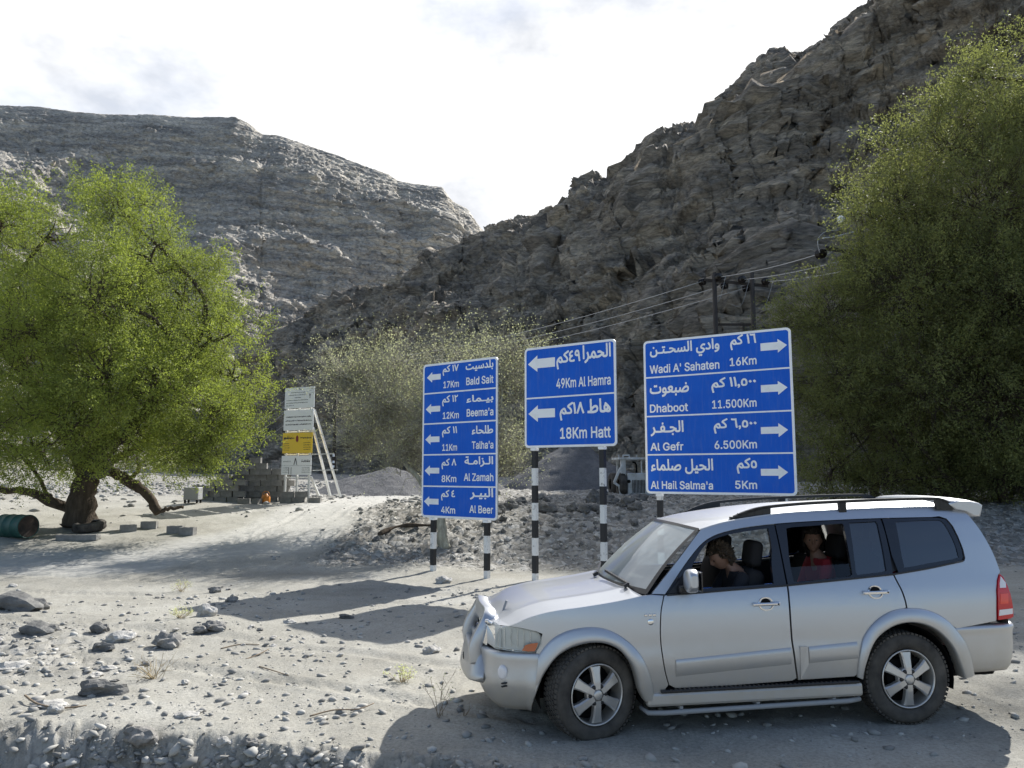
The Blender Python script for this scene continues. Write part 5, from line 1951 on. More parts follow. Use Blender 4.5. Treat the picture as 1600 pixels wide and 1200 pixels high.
# ---- front bumper
halfF = C([(-.33, -.868), (-.45, -.848), (-.58, -.815), (-.70, -.768), (-.79, -.70), (-.855, -.58), (-.895, -.38), (-.905, -.12)], 5)
planF = halfF + [(x, -y) for x, y in reversed(halfF)]
loft_plan('front_bumper', [(x, y) for x, y in reversed(planF)], [(-.05, .722, 0), (-.004, .722, 0), (.008, .705, 0), (.004, .66, -.03), (0, .58, -.07), (.012, .52, -.11), (.012, .46, -.13), (-.01, .38, -.155), (-.05, .30, -.18), (-.10, .245, -.185), (-.25, .23, -.185)], M_paint)
for side in (1, -1):
    mb = MB()
    rot = Matrix.Rotation(R(-52) * side, 3, 'Z')
    for k in range(18):
        pass
    c = Vector((-.735, -.765 * side, .56))
    mb.lathe([(0, -.006), (.03, -.008), (.042, 0), (.045, .012)], 20, 'X', (0, 0, 0))
    for v in mb.bm.verts:
        v.co = Vector((v.co.x, v.co.y, v.co.z * 1.35))
        v.co = Matrix.Rotation(R(58) * side, 3, 'Z') @ v.co + c
    mb.build('fog_lamp', M_clearlamp, car)
    mb = MB()
    for dz in (.482, .458):
        b = MB()
        mb.box((-.712, -.782 * side, dz), (.075, .02, .012), .003, Matrix.Rotation(R(28) * side, 3, 'Z'))
    mb.build('bumper_vent', M_black, car)
# ---- grille
mb = MB()
mb.box((-.78, 0, .83), (.06, 1.06, .20), .01)
mb.build('grille_opening', M_dark, car)
mb = MB()
for k in range(4):
    mb.box((-.835, 0, .765 + k * .045), (.02, 1.04, .016), .004)
for y in (-.18, .18):
    mb.box((-.83, y, .835), (.03, .03, .18), .006)
for sg in (-1, 1):
    mb.bar((-.845, .50 * sg, .735), (-.80, .55 * sg, .935), .035, .05, bevel=.008)
mb.bar((-.835, -.54, .935), (-.835, .54, .935), .035, .03, bevel=.008)
mb.build('grille', M_chrome, car)
def nose(u, v):
    s = v * 2 - 1
    p = hoodp(0, v)
    q = (-.77 - .06 * (1 - s * s), s * .66, .925 + .01 * (1 - s * s))
    return tuple(np.array(p) * (1 - u) + np.array(q) * u)
grid_mesh('nose_panel', nose, 6, 41, M_paint)
# ---- push bar in front of the grille
mb = MB()
hp = C([(-.925, -.43, .58), (-.935, -.43, .68), (-.90, -.43, .78), (-.845, -.42, .87), (-.815, -.40, .925), (-.805, -.34, .95), (-.82, -.2, .958), (-.83, 0, .96)], 5)
hp = hp + [(x, -y, z) for x, y, z in reversed(hp)]
def tubefl(mb, pts, w, d):
    """flattened moulded bar"""
    pts = [Vector(p) for p in pts]
    rings = []
    n = 14
    for i, p in enumerate(pts):
        t = (pts[min(i + 1, len(pts) - 1)] - pts[max(i - 1, 0)]).normalized()
        side_ = t.cross(Vector((-1, 0, 0.25))).normalized()
        fr = side_.cross(t).normalized()
        rings.append([mb.bm.verts.new(p + side_ * math.copysign(abs(math.cos(a)) ** .32, math.cos(a)) * w + fr * math.copysign(abs(math.sin(a)) ** .32, math.sin(a)) * d) for a in [2 * math.pi * k / n for k in range(n)]])
    for a, b in zip(rings, rings[1:]):
        for j in range(n):
            mb.bm.faces.new((a[j], a[(j + 1) % n], b[(j + 1) % n], b[j])).smooth = True
    mb.bm.faces.new(list(reversed(rings[0]))); mb.bm.faces.new(rings[-1])
tubefl(mb, hp, .062, .056)
lowb = C([(-.84, -.50, .54), (-.89, -.475, .54), (-.93, -.40, .54), (-.955, -.2, .54), (-.96, 0, .54), (-.955, .2, .54), (-.93, .40, .54), (-.89, .475, .54), (-.84, .50, .54)], 5)
tubefl(mb, lowb, .120, .055)
mb.build('push_bar', M_paint, car)
mb = MB()
mb.lathe([(0, -.006), (.028, -.004), (.034, .004)], 18, 'X', (-1.03, -.36, .62))
mb.build('push_bar_badge', M_black, car)
# ---- underbody
mb = MB()
mb.box((1.45, 0, .36), (4.2, 1.02, .16), .02)
mb.box((1.40, 0, .33), (1.75, 1.60, .10), .02)
mb.box((3.45, 0, .40), (.5, 1.5, .12), .02)
mb.tube([(-0.0, -.7, .378), (0, .7, .378)], .05, 10)
mb.tube([(2.78, -.7, .378), (2.78, .7, .378)], .06, 10)
mb.build('underbody', M_dark, car)

# ---- wheels
def spoke_mesh(mb, sgn):
    for k in range(6):
        a = 2 * math.pi * k / 6 + math.pi / 2
        M_ = Matrix.Rotation(-a, 4, 'Y')
        bmv = []
        for (r, w, yo) in ((.045, .030, .030), (.10, .034, .026), (.17, .039, .014), (.222, .050, .004)):
            for sx, dy in ((-1, .012), (-.72, 0), (.72, 0), (1, .012)):
                bmv.append(mb.bm.verts.new(M_ @ Vector((r, -(0.105 + yo - dy * 1.0) * sgn, sx * w))))
            for sx in (1, -1):
                bmv.append(mb.bm.verts.new(M_ @ Vector((r, -(0.105 + yo - .05) * sgn, sx * w * 1.0))))
        for i in range(3):
            A, B = bmv[i * 6:i * 6 + 6], bmv[i * 6 + 6:i * 6 + 12]
            for j in range(6):
                mb.bm.faces.new((A[j], A[(j + 1) % 6], B[(j + 1) % 6], B[j]))

def wheel(x, side, steer):
    w = bpy.data.objects.new('wheel', None)
    COL.objects.link(w)
    w.parent = car
    w.location = (x, -.765 * side, .378)
    w.rotation_euler = (0, 0, steer)
    g = side
    mb = MB()
    prof = [(.246, -.095), (.256, -.118), (.275, -.131), (.300, -.136), (.325, -.134), (.345, -.128), (.360, -.116), (.370, -.102), (.375, -.085), (.378, -.04), (.378, .04), (.375, .085), (.370, .102), (.360, .116), (.325, .134), (.300, .136), (.275, .131), (.246, .10)]
    mb.lathe(prof, 72, 'Y')
    # tread blocks and shoulder lugs
    for k in range(60):
        a = 2 * math.pi * k / 60
        for (yy, ww, dd) in ((-.092, .032, .004), (-.05, .03, .005), (-.008, .03, .005), (.034, .03, .005), (.08, .032, .004)):
            aa = a + (yy * .9)
            c = Vector((math.cos(aa) * .378, yy, math.sin(aa) * .378))
            mb.box(c, (.016, ww, .027), 0, Matrix.Rotation(-aa, 3, 'Y'))
    mb.build('tyre', M_rubber, w)
    mb = MB()
    s = -g
    mb.lathe([(.246, .112 * s), (.243, .124 * s), (.236, .122 * s), (.232, .112 * s), (.228, .07 * s), (.215, -.05 * s), (.215, -.10 * s)], 64, 'Y')
    spoke_mesh(mb, g)
    mb.lathe([(0, .140 * s), (.034, .140 * s), (.040, .136 * s), (.042, .126 * s), (.090, .120 * s), (.096, .112 * s), (.096, .07 * s)], 40, 'Y')
    mb.build('rim', M_alloy, w)
    mb = MB()
    for k in range(6):
        a = 2 * math.pi * (k + .5) / 6 + math.pi / 2
        mb.lathe([(0, .134 * s), (.013, .134 * s), (.0185, .130 * s), (.0185, .110 * s)], 12, 'Y', (math.cos(a) * .070, 0, math.sin(a) * .070))
    mb.build('wheel_nut', M_black, w)
    mb = MB()
    mb.lathe([(0, .0), (.14, .0), (.15, .02 * s), (.15, .04 * s), (.0, .045 * s)], 32, 'Y')
    mb.lathe([(.228, -.02 * s), (.0, -.02 * s)], 32, 'Y')
    mb.build('brake_disc', M_dark, w)
    return w
wheel(0, 1, R(18))
wheel(0, -1, R(18))
wheel(2.78, 1, 0)
wheel(2.78, -1, 0)

# ---- inside: floor, dashboard, seats, wheel
mb = MB()
mb.box((2.0, 0, .50), (2.9, 1.6, .06), .02)
mb.box((.42, 0, .75), (.06, 1.5, .7))
mb.build('cabin_floor', M_dark, car)
for side in (1, -1):
    inn = [(.70, .52), (.70, 1.12)] + [(x, belt(x) - .02) for x in np.linspace(.9, 3.4, 8)] + [(3.4, .9), (2.3, .9), (2.2, .52)]
    panel('door_lining', inn, M_seat, off=-.075, side=side, th=.03, cut=.2)
def hl_(u, v):
    p = roofp(.02 + .96 * u, .04 + .92 * v)
    return (p[0], p[1], p[2] - .045)
grid_mesh('headlining', hl_, 14, 11, M_beige)
def rounded(mb, c, size, bev, rot=None):
    mb.box(c, size, bev, rot, 4)
mb = MB()
rounded(mb, (.66, 0, 1.02), (.42, 1.46, .24), .07)
rounded(mb, (.86, -.38, 1.08), (.16, .36, .14), .05)
rounded(mb, (.80, 0, .80), (.25, .34, .5), .05)
mb.build('dashboard', M_seat, car)
sw = MB()
ring = []
for k in range(25):
    a = 2 * math.pi * k / 24
    ring.append(Matrix.Rotation(R(-28), 3, 'Y') @ Vector((0, math.cos(a) * .185, math.sin(a) * .185)) + Vector((1.05, -.38, 1.04)))
sw.tube(ring, .015, 8, cap=False)
for a in (0, math.pi, -math.pi / 2):
    q = Matrix.Rotation(R(-28), 3, 'Y') @ Vector((0, math.cos(a) * .185, math.sin(a) * .185)) + Vector((1.05, -.38, 1.04))
    sw.bar((1.05, -.38, 1.04), q, .03, .02)
rounded(sw, (1.05, -.38, 1.04), (.05, .12, .12), .02, Matrix.Rotation(R(-28), 3, 'Y'))
sw.bar((1.05, -.38, 1.04), (.80, -.38, .92), .05, .05)
sw.build('steering_wheel', M_black, car)
def seat(x, y, w, head=True, bench=False):
    mb = MB()
    rounded(mb, (x - .26, y, .70), (.54, w, .20), .07)
    rot = Matrix.Rotation(R(17), 3, 'Y')
    rounded(mb, (x + .09, y, 1.00), (.16, w, .62), .065, rot)
    s = mb.build('seat', M_seat, car, smooth=True)
    ys_l = [y] if not bench else [y - .42, y + .0, y + .42]
    for yy in ys_l:
        mb = MB()
        rounded(mb, (x + .225, yy, 1.425), (.11, .27, .235), .05, Matrix.Rotation(R(10), 3, 'Y'))
        mb.bar((x + .19, yy - .06, 1.28), (x + .215, yy - .06, 1.36), .014)
        mb.bar((x + .19, yy + .06, 1.28), (x + .215, yy + .06, 1.36), .014)
        mb.build('headrest', M_seat, s, smooth=True)
seat(1.42, -.38, .50)
seat(1.44, .38, .50)
seat(2.46, 0, 1.36, bench=True)

# ================================================================== PEOPLE IN THE CAR
M_skin = mat('skin', (0.30, 0.17, 0.12), 0.6)
M_hair = mat('brown_hair', (0.045, 0.03, 0.018), 0.7)
M_hair_dark = mat('dark_hair', (0.025, 0.018, 0.014), 0.6)
M_cloth_dark = mat('dark_cloth', (0.02, 0.02, 0.025), 0.9)
M_cloth_red = mat('red_cloth', (0.33, 0.02, 0.03), 0.85)
M_cloth_denim = mat('denim', (0.05, 0.07, 0.12), 0.9)
M_eye = mat('eye', (0.05, 0.04, 0.035), 0.2)

def skin_mesh(joints, bones, root, sub=2):
    names = list(joints)
    idx = {n: i for i, n in enumerate(names)}
    me = bpy.data.meshes.new('sk')
    me.from_pydata([joints[n][0] for n in names], [(idx[a], idx[b]) for a, b in bones], [])
    o = bpy.data.objects.new('sk', me)
    COL.objects.link(o)
    o.modifiers.new('s', 'SKIN')
    sv = me.skin_vertices[0].data
    for n in names:
        r = joints[n][1]
        sv[idx[n]].radius = r if isinstance(r, tuple) else (r, r)
        sv[idx[n]].use_root = (n == root)
    md = o.modifiers.new('d', 'SUBSURF')
    md.levels = md.render_levels = sub
    dg = bpy.context.evaluated_depsgraph_get()
    dg.update()
    out = bpy.data.meshes.new_from_object(o.evaluated_get(dg))
    bpy.data.objects.remove(o)
    return out

def frame(fwd, up):
    f = Vector(fwd).normalized()
    s = f.cross(Vector(up)).normalized()
    u = s.cross(f)
    return Matrix((f, s, u)).transposed()

def head_bm(c, fwd, up, size=1.0):
    bm = bmesh.new()
    bmesh.ops.create_icosphere(bm, subdivisions=4, radius=1.0)
    for v in bm.verts:
        f, s, u = v.co
        x, y, z = f * .098, s * .076, u * .118
        if u < -.1 and f > -.3:                      # jaw narrows, chin forward
            k = min(1, (-.1 - u) / .9)
            y *= 1 - .38 * k
            x += .012 * k * max(0, f)
        if f < 0 and u < -.2:
            x *= 1 - .25 * (-u)
        if f > 0:
            x += .026 * math.exp(-(s / .16) ** 2 - ((u + .08) / .17) ** 2)      # nose
            x += .010 * math.exp(-(s / .12) ** 2 - ((u - .12) / .16) ** 2)
            for e in (-1, 1):
                x -= .012 * math.exp(-((s - e * .36) / .17) ** 2 - ((u - .10) / .11) ** 2)   # eye sockets
            x += .006 * math.exp(-(s / .55) ** 2 - ((u - .27) / .10) ** 2)      # brow
            x += .007 * math.exp(-(s / .26) ** 2 - ((u + .42) / .06) ** 2)      # lips
            x -= .006 * math.exp(-(s / .30) ** 2 - ((u + .48) / .025) ** 2)
            x += .010 * math.exp(-(s / .25) ** 2 - ((u + .78) / .14) ** 2)
        for e in (-1, 1):
            if abs(f + .05) < .25:
                y += e * .014 * math.exp(-((s - e) / .10) ** 2 - ((u + .05) / .22) ** 2 - ((f + .05) / .14) ** 2)   # ears
        v.co = Vector((x, y, z)) * size
    bm.transform(Matrix.Translation(c) @ frame(fwd, up).to_4x4())
    return bm

def hair_bm(c, fwd, up, size, length, curl, seed):
    bm = bmesh.new()
    bmesh.ops.create_icosphere(bm, subdivisions=5, radius=1.0)
    P = np.array([v.co[:] for v in bm.verts])
    n1 = facets(P * 5.0, seed)
    n2 = fbm(P * 7, 3, .6, seed)
    kill = []
    for i, v in enumerate(bm.verts):
        f, s, u = P[i]
        d = 1 + curl * (0.16 * n1[i] + 0.14 * n2[i])
        x, y, z = f * .112 - .012, s * .094, u * .128 + .008
        if u < 0:
            z = z * (1 + length)
        v.co = Vector((x * d, y * d, z * (1 + (d - 1) * .5))) * size
        if f > .38 and u < .42 or (f > .05 and u < -.15) or u < -.85:
            kill.append(v)
    bmesh.ops.delete(bm, geom=kill, context='VERTS')
    bm.transform(Matrix.Translation(c) @ frame(fwd, up).to_4x4())
    return bm

def hand(j, b, wrist, dirn, palm_up, curl, tag_, thumb_side):
    """palm and five bent fingers of unequal length on the skeleton"""
    d = Vector(dirn).normalized()
    n = Vector(palm_up).normalized()
    s = d.cross(n).normalized() * thumb_side
    w = Vector(wrist)
    pc = w + d * .05
    j[tag_ + 'palm'] = (pc, (.036, .016))
    b.append((tag_ + 'wrist', tag_ + 'palm'))
    for k, (off, ln) in enumerate(((.030, .072), (.010, .082), (-.011, .076), (-.030, .060))):
        base = w + d * .095 + s * off
        j[f'{tag_}f{k}a'] = (base, .0115)
        b.append((tag_ + 'palm', f'{tag_}f{k}a'))
        prev, dd = base, d.copy()
        for q in range(2):
            dd = (dd - n * curl * (.6 + .5 * q)).normalized()
            p = prev + dd * ln * (.55 if q == 0 else .45)
            j[f'{tag_}f{k}{q}'] = (p, .0112 - .001 * q)
            b.append((f'{tag_}f{k}a' if q == 0 else f'{tag_}f{k}0', f'{tag_}f{k}{q}'))
            prev = p
    t0 = w + d * .035 + s * .034
    t1 = t0 + (d * .7 + s * .6 - n * .3).normalized() * .038
    t2 = t1 + (d * .9 - n * .5).normalized() * .030
    j[tag_ + 't0'], j[tag_ + 't1'], j[tag_ + 't2'] = (t0, .012), (t1, .0105), (t2, .009)
    b += [(tag_ + 'palm', tag_ + 't0'), (tag_ + 't0', tag_ + 't1'), (tag_ + 't1', tag_ + 't2')]

def person(label, pelvis, belly, chest, neck, headc, hfwd, hup, sh, el, wr, hdirs, knees, ankles, top, bottom, hair, hair_len, curl, seed):
    M_ = CARM
    base = M_ @ Vector(pelvis)
    root = thing('person', label, 'person', base)
    root.rotation_euler = car.rotation_euler
    L = lambda p: Vector(p) - Vector(pelvis)
    j, b = {}, []
    j['pelvis'] = (L(pelvis), (.15, .11))
    j['belly'] = (L(belly), (.14, .10))
    j['chest'] = (L(chest), (.155, .105))
    j['neckb'] = (L(neck), (.06, .06))
    hd = L(headc)
    j['neckt'] = (hd - Vector(hup).normalized() * .07 - Vector(hfwd).normalized() * .02, (.052, .052))
    b += [('pelvis', 'belly'), ('belly', 'chest'), ('chest', 'neckb'), ('neckb', 'neckt')]
    for q, t in enumerate(('L', 'R')):
        j[t + 'sh'] = (L(sh[q]), .058)
        j[t + 'el'] = (L(el[q]), .042)
        j[t + 'wrist'] = (L(wr[q]), (.029, .025))
        b += [('chest', t + 'sh'), (t + 'sh', t + 'el'), (t + 'el', t + 'wrist')]
        hand(j, b, L(wr[q]), hdirs[q][0], hdirs[q][1], .55, t, 1 if q == 0 else -1)
        hipv = L(pelvis) + Vector((-.02, (-.09 if q == 0 else .09), -.03))
        j[t + 'hip'] = (hipv, .088)
        j[t + 'kn'] = (L(knees[q]), .060)
        j[t + 'an'] = (L(ankles[q]), .040)
        j[t + 'toe'] = (L(ankles[q]) + Vector((-.17, 0, -.05)), (.038, .028))
        b += [('pelvis', t + 'hip'), (t + 'hip', t + 'kn'), (t + 'kn', t + 'an'), (t + 'an', t + 'toe')]
    body = skin_mesh(j, b, 'pelvis')
    bm = bmesh.new()
    bm.from_mesh(body)
    h = head_bm(hd, hfwd, hup)
    t = bpy.data.meshes.new('h'); h.to_mesh(t); h.free()
    bm.from_mesh(t)
    bm.to_mesh(body); bm.free()
    o = bpy.data.objects.new('body', body)
    COL.objects.link(o)
    md = o.modifiers.new('r', 'REMESH')
    md.mode = 'VOXEL'
    md.voxel_size = 0.0048
    md.use_smooth_shade = True
    dg = bpy.context.evaluated_depsgraph_get(); dg.update()
    fin = bpy.data.meshes.new_from_object(o.evaluated_get(dg))
    bpy.data.objects.remove(o)
    bm = bmesh.new()
    bm.from_mesh(fin)
    seen, best = set(), []
    for v in bm.verts:
        if v in seen:
            continue
        st, isl = [v], []
        seen.add(v)
        while st:
            w = st.pop()
            isl.append(w)
            for e in w.link_edges:
                u = e.other_vert(w)
                if u not in seen:
                    seen.add(u)
                    st.append(u)
        if len(isl) > len(best):
            best = isl
    keep = set(best)
    bmesh.ops.delete(bm, geom=[v for v in bm.verts if v not in keep], context='VERTS')
    bm.to_mesh(fin)
    bm.free()
    link('body', fin, M_skin, root)
    # clothes follow the body, a little proud of it
    g = 1.13
    def grow(r):
        return tuple(x * g + .004 for x in r) if isinstance(r, tuple) else r * g + .004
    tn = ['pelvis', 'belly', 'chest', 'Lsh', 'Lel', 'Rsh', 'Rel']
    tj = {n: (j[n][0], grow(j[n][1])) for n in tn}
    for s in 'LR':
        tj[s + 'cuff'] = (j[s + 'el'][0].lerp(j[s + 'wrist'][0], .75), .042)
    tj['collar'] = (j['chest'][0].lerp(j['neckb'][0], .75), (.082, .075))
    tb = [('pelvis', 'belly'), ('belly', 'chest'), ('chest', 'collar')] + [x for s in 'LR' for x in (('chest', s + 'sh'), (s + 'sh', s + 'el'), (s + 'el', s + 'cuff'))]
    me = skin_mesh(tj, tb, 'pelvis')
    for p in me.polygons:
        p.use_smooth = True
    link('top', me, top, root)
    ln = ['pelvis'] + [s + x for s in 'LR' for x in ('hip', 'kn', 'an')]
    lj = {n: (j[n][0], grow(j[n][1])) for n in ln}
    lb = [x for s in 'LR' for x in (('pelvis', s + 'hip'), (s + 'hip', s + 'kn'), (s + 'kn', s + 'an'))]
    me = skin_mesh(lj, lb, 'pelvis')
    for p in me.polygons:
        p.use_smooth = True
    link('trousers', me, bottom, root)
    hb = hair_bm(hd, hfwd, hup, 1.0, hair_len, curl, seed)
    me = bpy.data.meshes.new('hair'); hb.to_mesh(me); hb.free()
    link('hair', me, hair, root)
    F_ = frame(hfwd, hup)
    for e in (-1, 1):
        mb = MB()
        mb.lathe([(0, -.011), (.008, -.008), (.011, 0), (.008, .008), (0, .011)], 12)
        for v in mb.bm.verts:
            v.co = v.co + hd + F_ @ Vector((.0755, e * .030, .012))
        mb.build('eye', M_eye, root)
    return root

person('person with curly hair in dark clothes bending forward over the steering wheel', (1.37, -.38, .84), (1.50, -.38, .98), (1.52, -.38, 1.16), (1.44, -.38, 1.30), (1.335, -.38, 1.405),
       (-.80, 0, -.60), (-.60, 0, .80), [(1.47, -.565, 1.235), (1.47, -.195, 1.235)], [(1.33, -.61, 1.02), (1.33, -.16, 1.02)], [(1.12, -.545, 1.07), (1.12, -.22, 1.07)],
       [((-.8, .25, .35), (-.3, 0, 1)), ((-.8, -.25, .35), (-.3, 0, 1))], [(.92, -.50, .80), (.92, -.27, .80)], [(.72, -.48, .58), (.72, -.28, .58)],
       M_cloth_dark, M_cloth_denim, M_hair, .15, 1.3, 3)
person('person in a red top with dark hair on the back seat looking out', (2.40, -.12, .86), (2.46, -.12, 1.02), (2.45, -.12, 1.20), (2.42, -.12, 1.36), (2.385, -.12, 1.50),
       (-.45, -.88, -.05), (0, -.05, 1), [(2.42, -.30, 1.29), (2.45, .06, 1.29)], [(2.33, -.34, 1.03), (2.36, .12, 1.03)], [(2.12, -.24, .95), (2.12, .02, .95)],
       [((-.9, .2, -.2), (0, 0, 1)), ((-.9, -.2, -.2), (0, 0, 1))], [(1.98, -.22, .90), (1.98, -.02, .90)], [(1.86, -.22, .58), (1.86, -.02, .58)],
       M_cloth_red, M_cloth_denim, M_hair_dark, .7, .5, 9)

# ================================================================== THINGS UNDER THE BRIGHT TREE
M_green = mat('green_paint', (0.02, 0.16, 0.12), 0.6)
noise_color(M_green, [(0.35, (0.01, 0.055, 0.045)), (0.6, (0.016, 0.085, 0.068)), (0.72, (0.07, 0.075, 0.06))], scale=4, detail=7)
M_rust = mat('rusty_black', (0.025, 0.02, 0.018), 0.8)
noise_color(M_rust, [(0.4, (0.015, 0.013, 0.012)), (0.7, (0.06, 0.04, 0.03))], scale=4, detail=7)
def vec_ground(px, py, up=0.0):
    g = gp(px, py)
    return Vector((g.x, g.y, g.z + up))

g = vec_ground(24, 842, .29)
drum = thing('oil_drum', 'green oil drum with a dark end lying on its side at the left edge', 'drum', g, R(-22))
mb = MB()
mb.lathe([(.27, -.44), (.285, -.45), (.292, -.44), (.285, -.42), (.285, -.16), (.296, -.145), (.285, -.13), (.285, .13), (.296, .145), (.285, .16), (.285, .42), (.292, .44), (.285, .45), (.27, .44)], 40, 'X')
mb.build('body', M_green, drum)
mb = MB()
mb.lathe([(.272, .435), (.12, .432), (0, .432)], 40, 'X')
mb.lathe([(0, .44), (.028, .44), (.03, .43)], 12, 'X', (0, .17, .05))
mb.build('lid', M_rust, drum)
mb = MB()
mb.lathe([(.272, -.435), (.0, -.432)], 40, 'X')
mb.build('lid', M_rust, drum)

def old_tyre(label, loc, rot, Rr=.37, w=.11):
    o = MB()
    prof = [(Rr * .60, -w * .75), (Rr * .66, -w), (Rr * .82, -w * 1.02), (Rr * .95, -w * .85), (Rr, -w * .6), (Rr, w * .6), (Rr * .95, w * .85), (Rr * .82, w * 1.02), (Rr * .66, w), (Rr * .60, w * .75), (Rr * .72, w * .6), (Rr * .86, w * .5), (Rr * .86, -w * .5), (Rr * .72, -w * .6), (Rr * .60, -w * .75)]
    o.lathe(prof, 48, 'Z')
    for k in range(36):
        a = 2 * math.pi * k / 36
        for s in (-1, 1):
            o.box((math.cos(a) * Rr, math.sin(a) * Rr, s * w * .35), (.014, .03, w * .5), 0, Matrix.Rotation(a, 3, 'Z'))
    ob = o.build('old_tyre', M_rubber)
    ob.location = loc
    ob.rotation_euler = rot
    tag(ob, label, 'tyre')
    return ob
old_tyre('worn black tyre lying flat on the ground below the trunk of the bright tree', vec_ground(139, 831, .12), (R(8), R(-4), 0), .40, .12)
old_tyre('old tyre hanging high on the trunk of the bright tree', tp(152, 729, -.42), (R(80), R(12), R(10)), .34, .10)

M_block = mat('concrete_block', (0.24, 0.235, 0.225), 0.95, spec=0.1)
noise_color(M_block, [(0.3, (0.17, 0.165, 0.155)), (0.55, (0.24, 0.235, 0.225)), (0.75, (0.31, 0.30, 0.285))], scale=6, detail=8, bump=0.5, bump_scale=60, dist=0.01)
def block_mesh():
    bm = bmesh.new()
    l, w, h, t = .40, .20, .20, .035
    def ring(x0, x1, y0, y1, z):
        return [bm.verts.new(p) for p in ((x0, y0, z), (x1, y0, z), (x1, y1, z), (x0, y1, z))]
    xs_ = [-l / 2, -l / 2 + t, -t / 2, t / 2, l / 2 - t, l / 2]
    ys_ = [-w / 2, -w / 2 + t, w / 2 - t, w / 2]
    lv = {}
    for zi, z in enumerate((0, h)):
        for i, x in enumerate(xs_):
            for k, y in enumerate(ys_):
                lv[(i, k, zi)] = bm.verts.new((x, y, z))
    hole = {(1, 1), (3, 1)}
    for i in range(5):
        for k in range(3):
            if (i, k) in hole:
                for (a, b) in (((i, k), (i + 1, k)), ((i + 1, k), (i + 1, k + 1)), ((i + 1, k + 1), (i, k + 1)), ((i, k + 1), (i, k))):
                    bm.faces.new((lv[(*a, 0)], lv[(*b, 0)], lv[(*b, 1)], lv[(*a, 1)]))
            else:
                for zi in (0, 1):
                    bm.faces.new([lv[(a, b, zi)] for a, b in ((i, k), (i + 1, k), (i + 1, k + 1), (i, k + 1))])
    for i in range(5):
        for k in (0, 3):
            bm.faces.new((lv[(i, k, 0)], lv[(i + 1, k, 0)], lv[(i + 1, k, 1)], lv[(i, k, 1)]))
    for k in range(3):
        for i in (0, 5):
            bm.faces.new((lv[(i, k, 0)], lv[(i, k + 1, 0)], lv[(i, k + 1, 1)], lv[(i, k, 1)]))
    bmesh.ops.recalc_face_normals(bm, faces=list(bm.faces))
    me = bpy.data.meshes.new('concrete_block')
    bm.to_mesh(me)
    bm.free()
    me.materials.append(M_block)
    return me
BLOCK = block_mesh()
def block(loc, rz, label, group=None, tilt=(0, 0)):
    o = bpy.data.objects.new('concrete_block', BLOCK)
    COL.objects.link(o)
    o.location = loc
    o.rotation_euler = (tilt[0], tilt[1], rz)
    return tag(o, label, 'concrete block', group)

rb = random.Random(4)
wc = gp(392, 785)
heights = [5, 7, 8, 7, 6, 6]
for row in range(9):
    for col in range(6):
        if row >= heights[col]:
            continue
        sh = .2 if row % 2 else 0
        x = wc.x - 1.05 + col * .41 + sh + rb.uniform(-.03, .03)
        y = wc.y + .5 + rb.uniform(-.05, .05)
        block((x, y, wc.z - .05 + row * .203), rb.uniform(-.08, .08) + (R(90) if (row + col) % 5 == 0 and row > 4 else 0), 'grey concrete block in the tall stack behind the notice boards', 'blocks in the tall stack')
wc2 = gp(325, 786)
for row in range(5):
    for col in range(4):
        if row >= (3, 4, 5, 4)[col]:
            continue
        x = wc2.x - .75 + col * .41 + (.2 if row % 2 else 0) + rb.uniform(-.03, .03)
        block((x, wc2.y + 1.0 + rb.uniform(-.05, .05), wc2.z - .03 + row * .203), rb.uniform(-.1, .1), 'grey concrete block in the low stack under the edge of the bright tree', 'blocks in the low stack')
for px, py, rz, lab in [(447, 786, .1, 'concrete block under the left foot of the notice boards'), (466, 786, .05, 'concrete block between the posts of the notice boards'),
                        (492, 786, 0, 'concrete block on the ground right of the notice board posts')]:
    b0 = vec_ground(px, py, -.02)
    block(b0, rz, lab)
for px, py, lab in [(450, 780, 'upper concrete block under the left foot of the notice boards'), (470, 780, 'upper concrete block between the posts of the notice boards')]:
    b0 = vec_ground(px, 786, .184)
    block(b0 + Vector((0, .02, 0)), .12, lab)
block(vec_ground(381, 788, -.02), .2, 'concrete block lying at the foot of the tall stack, left of the orange can')
block(vec_ground(402, 788, -.02), R(80), 'concrete block standing end on at the foot of the tall stack')
block(vec_ground(233, 828, -.01), .15, 'single concrete block lying by the roadside below the leaning limb')
block(vec_ground(274, 835, -.01), .1, 'left one of a pair of concrete blocks by the track')
block(vec_ground(293, 836, -.01), -.12, 'right one of a pair of concrete blocks by the track')
block(vec_ground(200, 832, -.03), .5, 'broken concrete block half hidden in the shade of the bright tree')
mb = MB()
mb.box((0, 0, .08), (1.0, .25, .15), .02)
kb = mb.build('kerbstone', M_block)
kb.location = vec_ground(122, 846, -.02)
kb.rotation_euler = (0, 0, .05)
tag(kb, 'long dark kerbstone lying in front of the flat tyre', 'kerbstone')

M_orange = mat('orange_plastic', (0.55, 0.19, 0.02), 0.5)
g = vec_ground(415, 787)
can = thing('plastic_can', 'small orange plastic can at the foot of the block stack', 'can', g)
mb = MB()
mb.lathe([(0, .0), (.13, .0), (.15, .03), (.155, .18), (.13, .26), (.06, .30), (.05, .34), (0, .34)], 24)
mb.build('body', M_orange, can)
mb = MB()
mb.tube(C([(-.12, 0, .24), (-.10, 0, .36), (0, 0, .41), (.10, 0, .36), (.12, 0, .24)], 4), .012, 6)
mb.build('handle', M_orange, can)
g = vec_ground(316, 787)
box = thing('metal_tank', 'small pale metal tank in the shade left of the low block stack', 'tank', g + Vector((-.2, -.3, 0)))
mb = MB()
mb.box((0, 0, .32), (.5, .4, .42), .03)
mb.build('body', M_plastic, box)
mb = MB()
for x in (-.2, .2):
    for y in (-.15, .15):
        mb.box((x, y, .06), (.05, .05, .12))
mb.build('leg', M_dark, box)

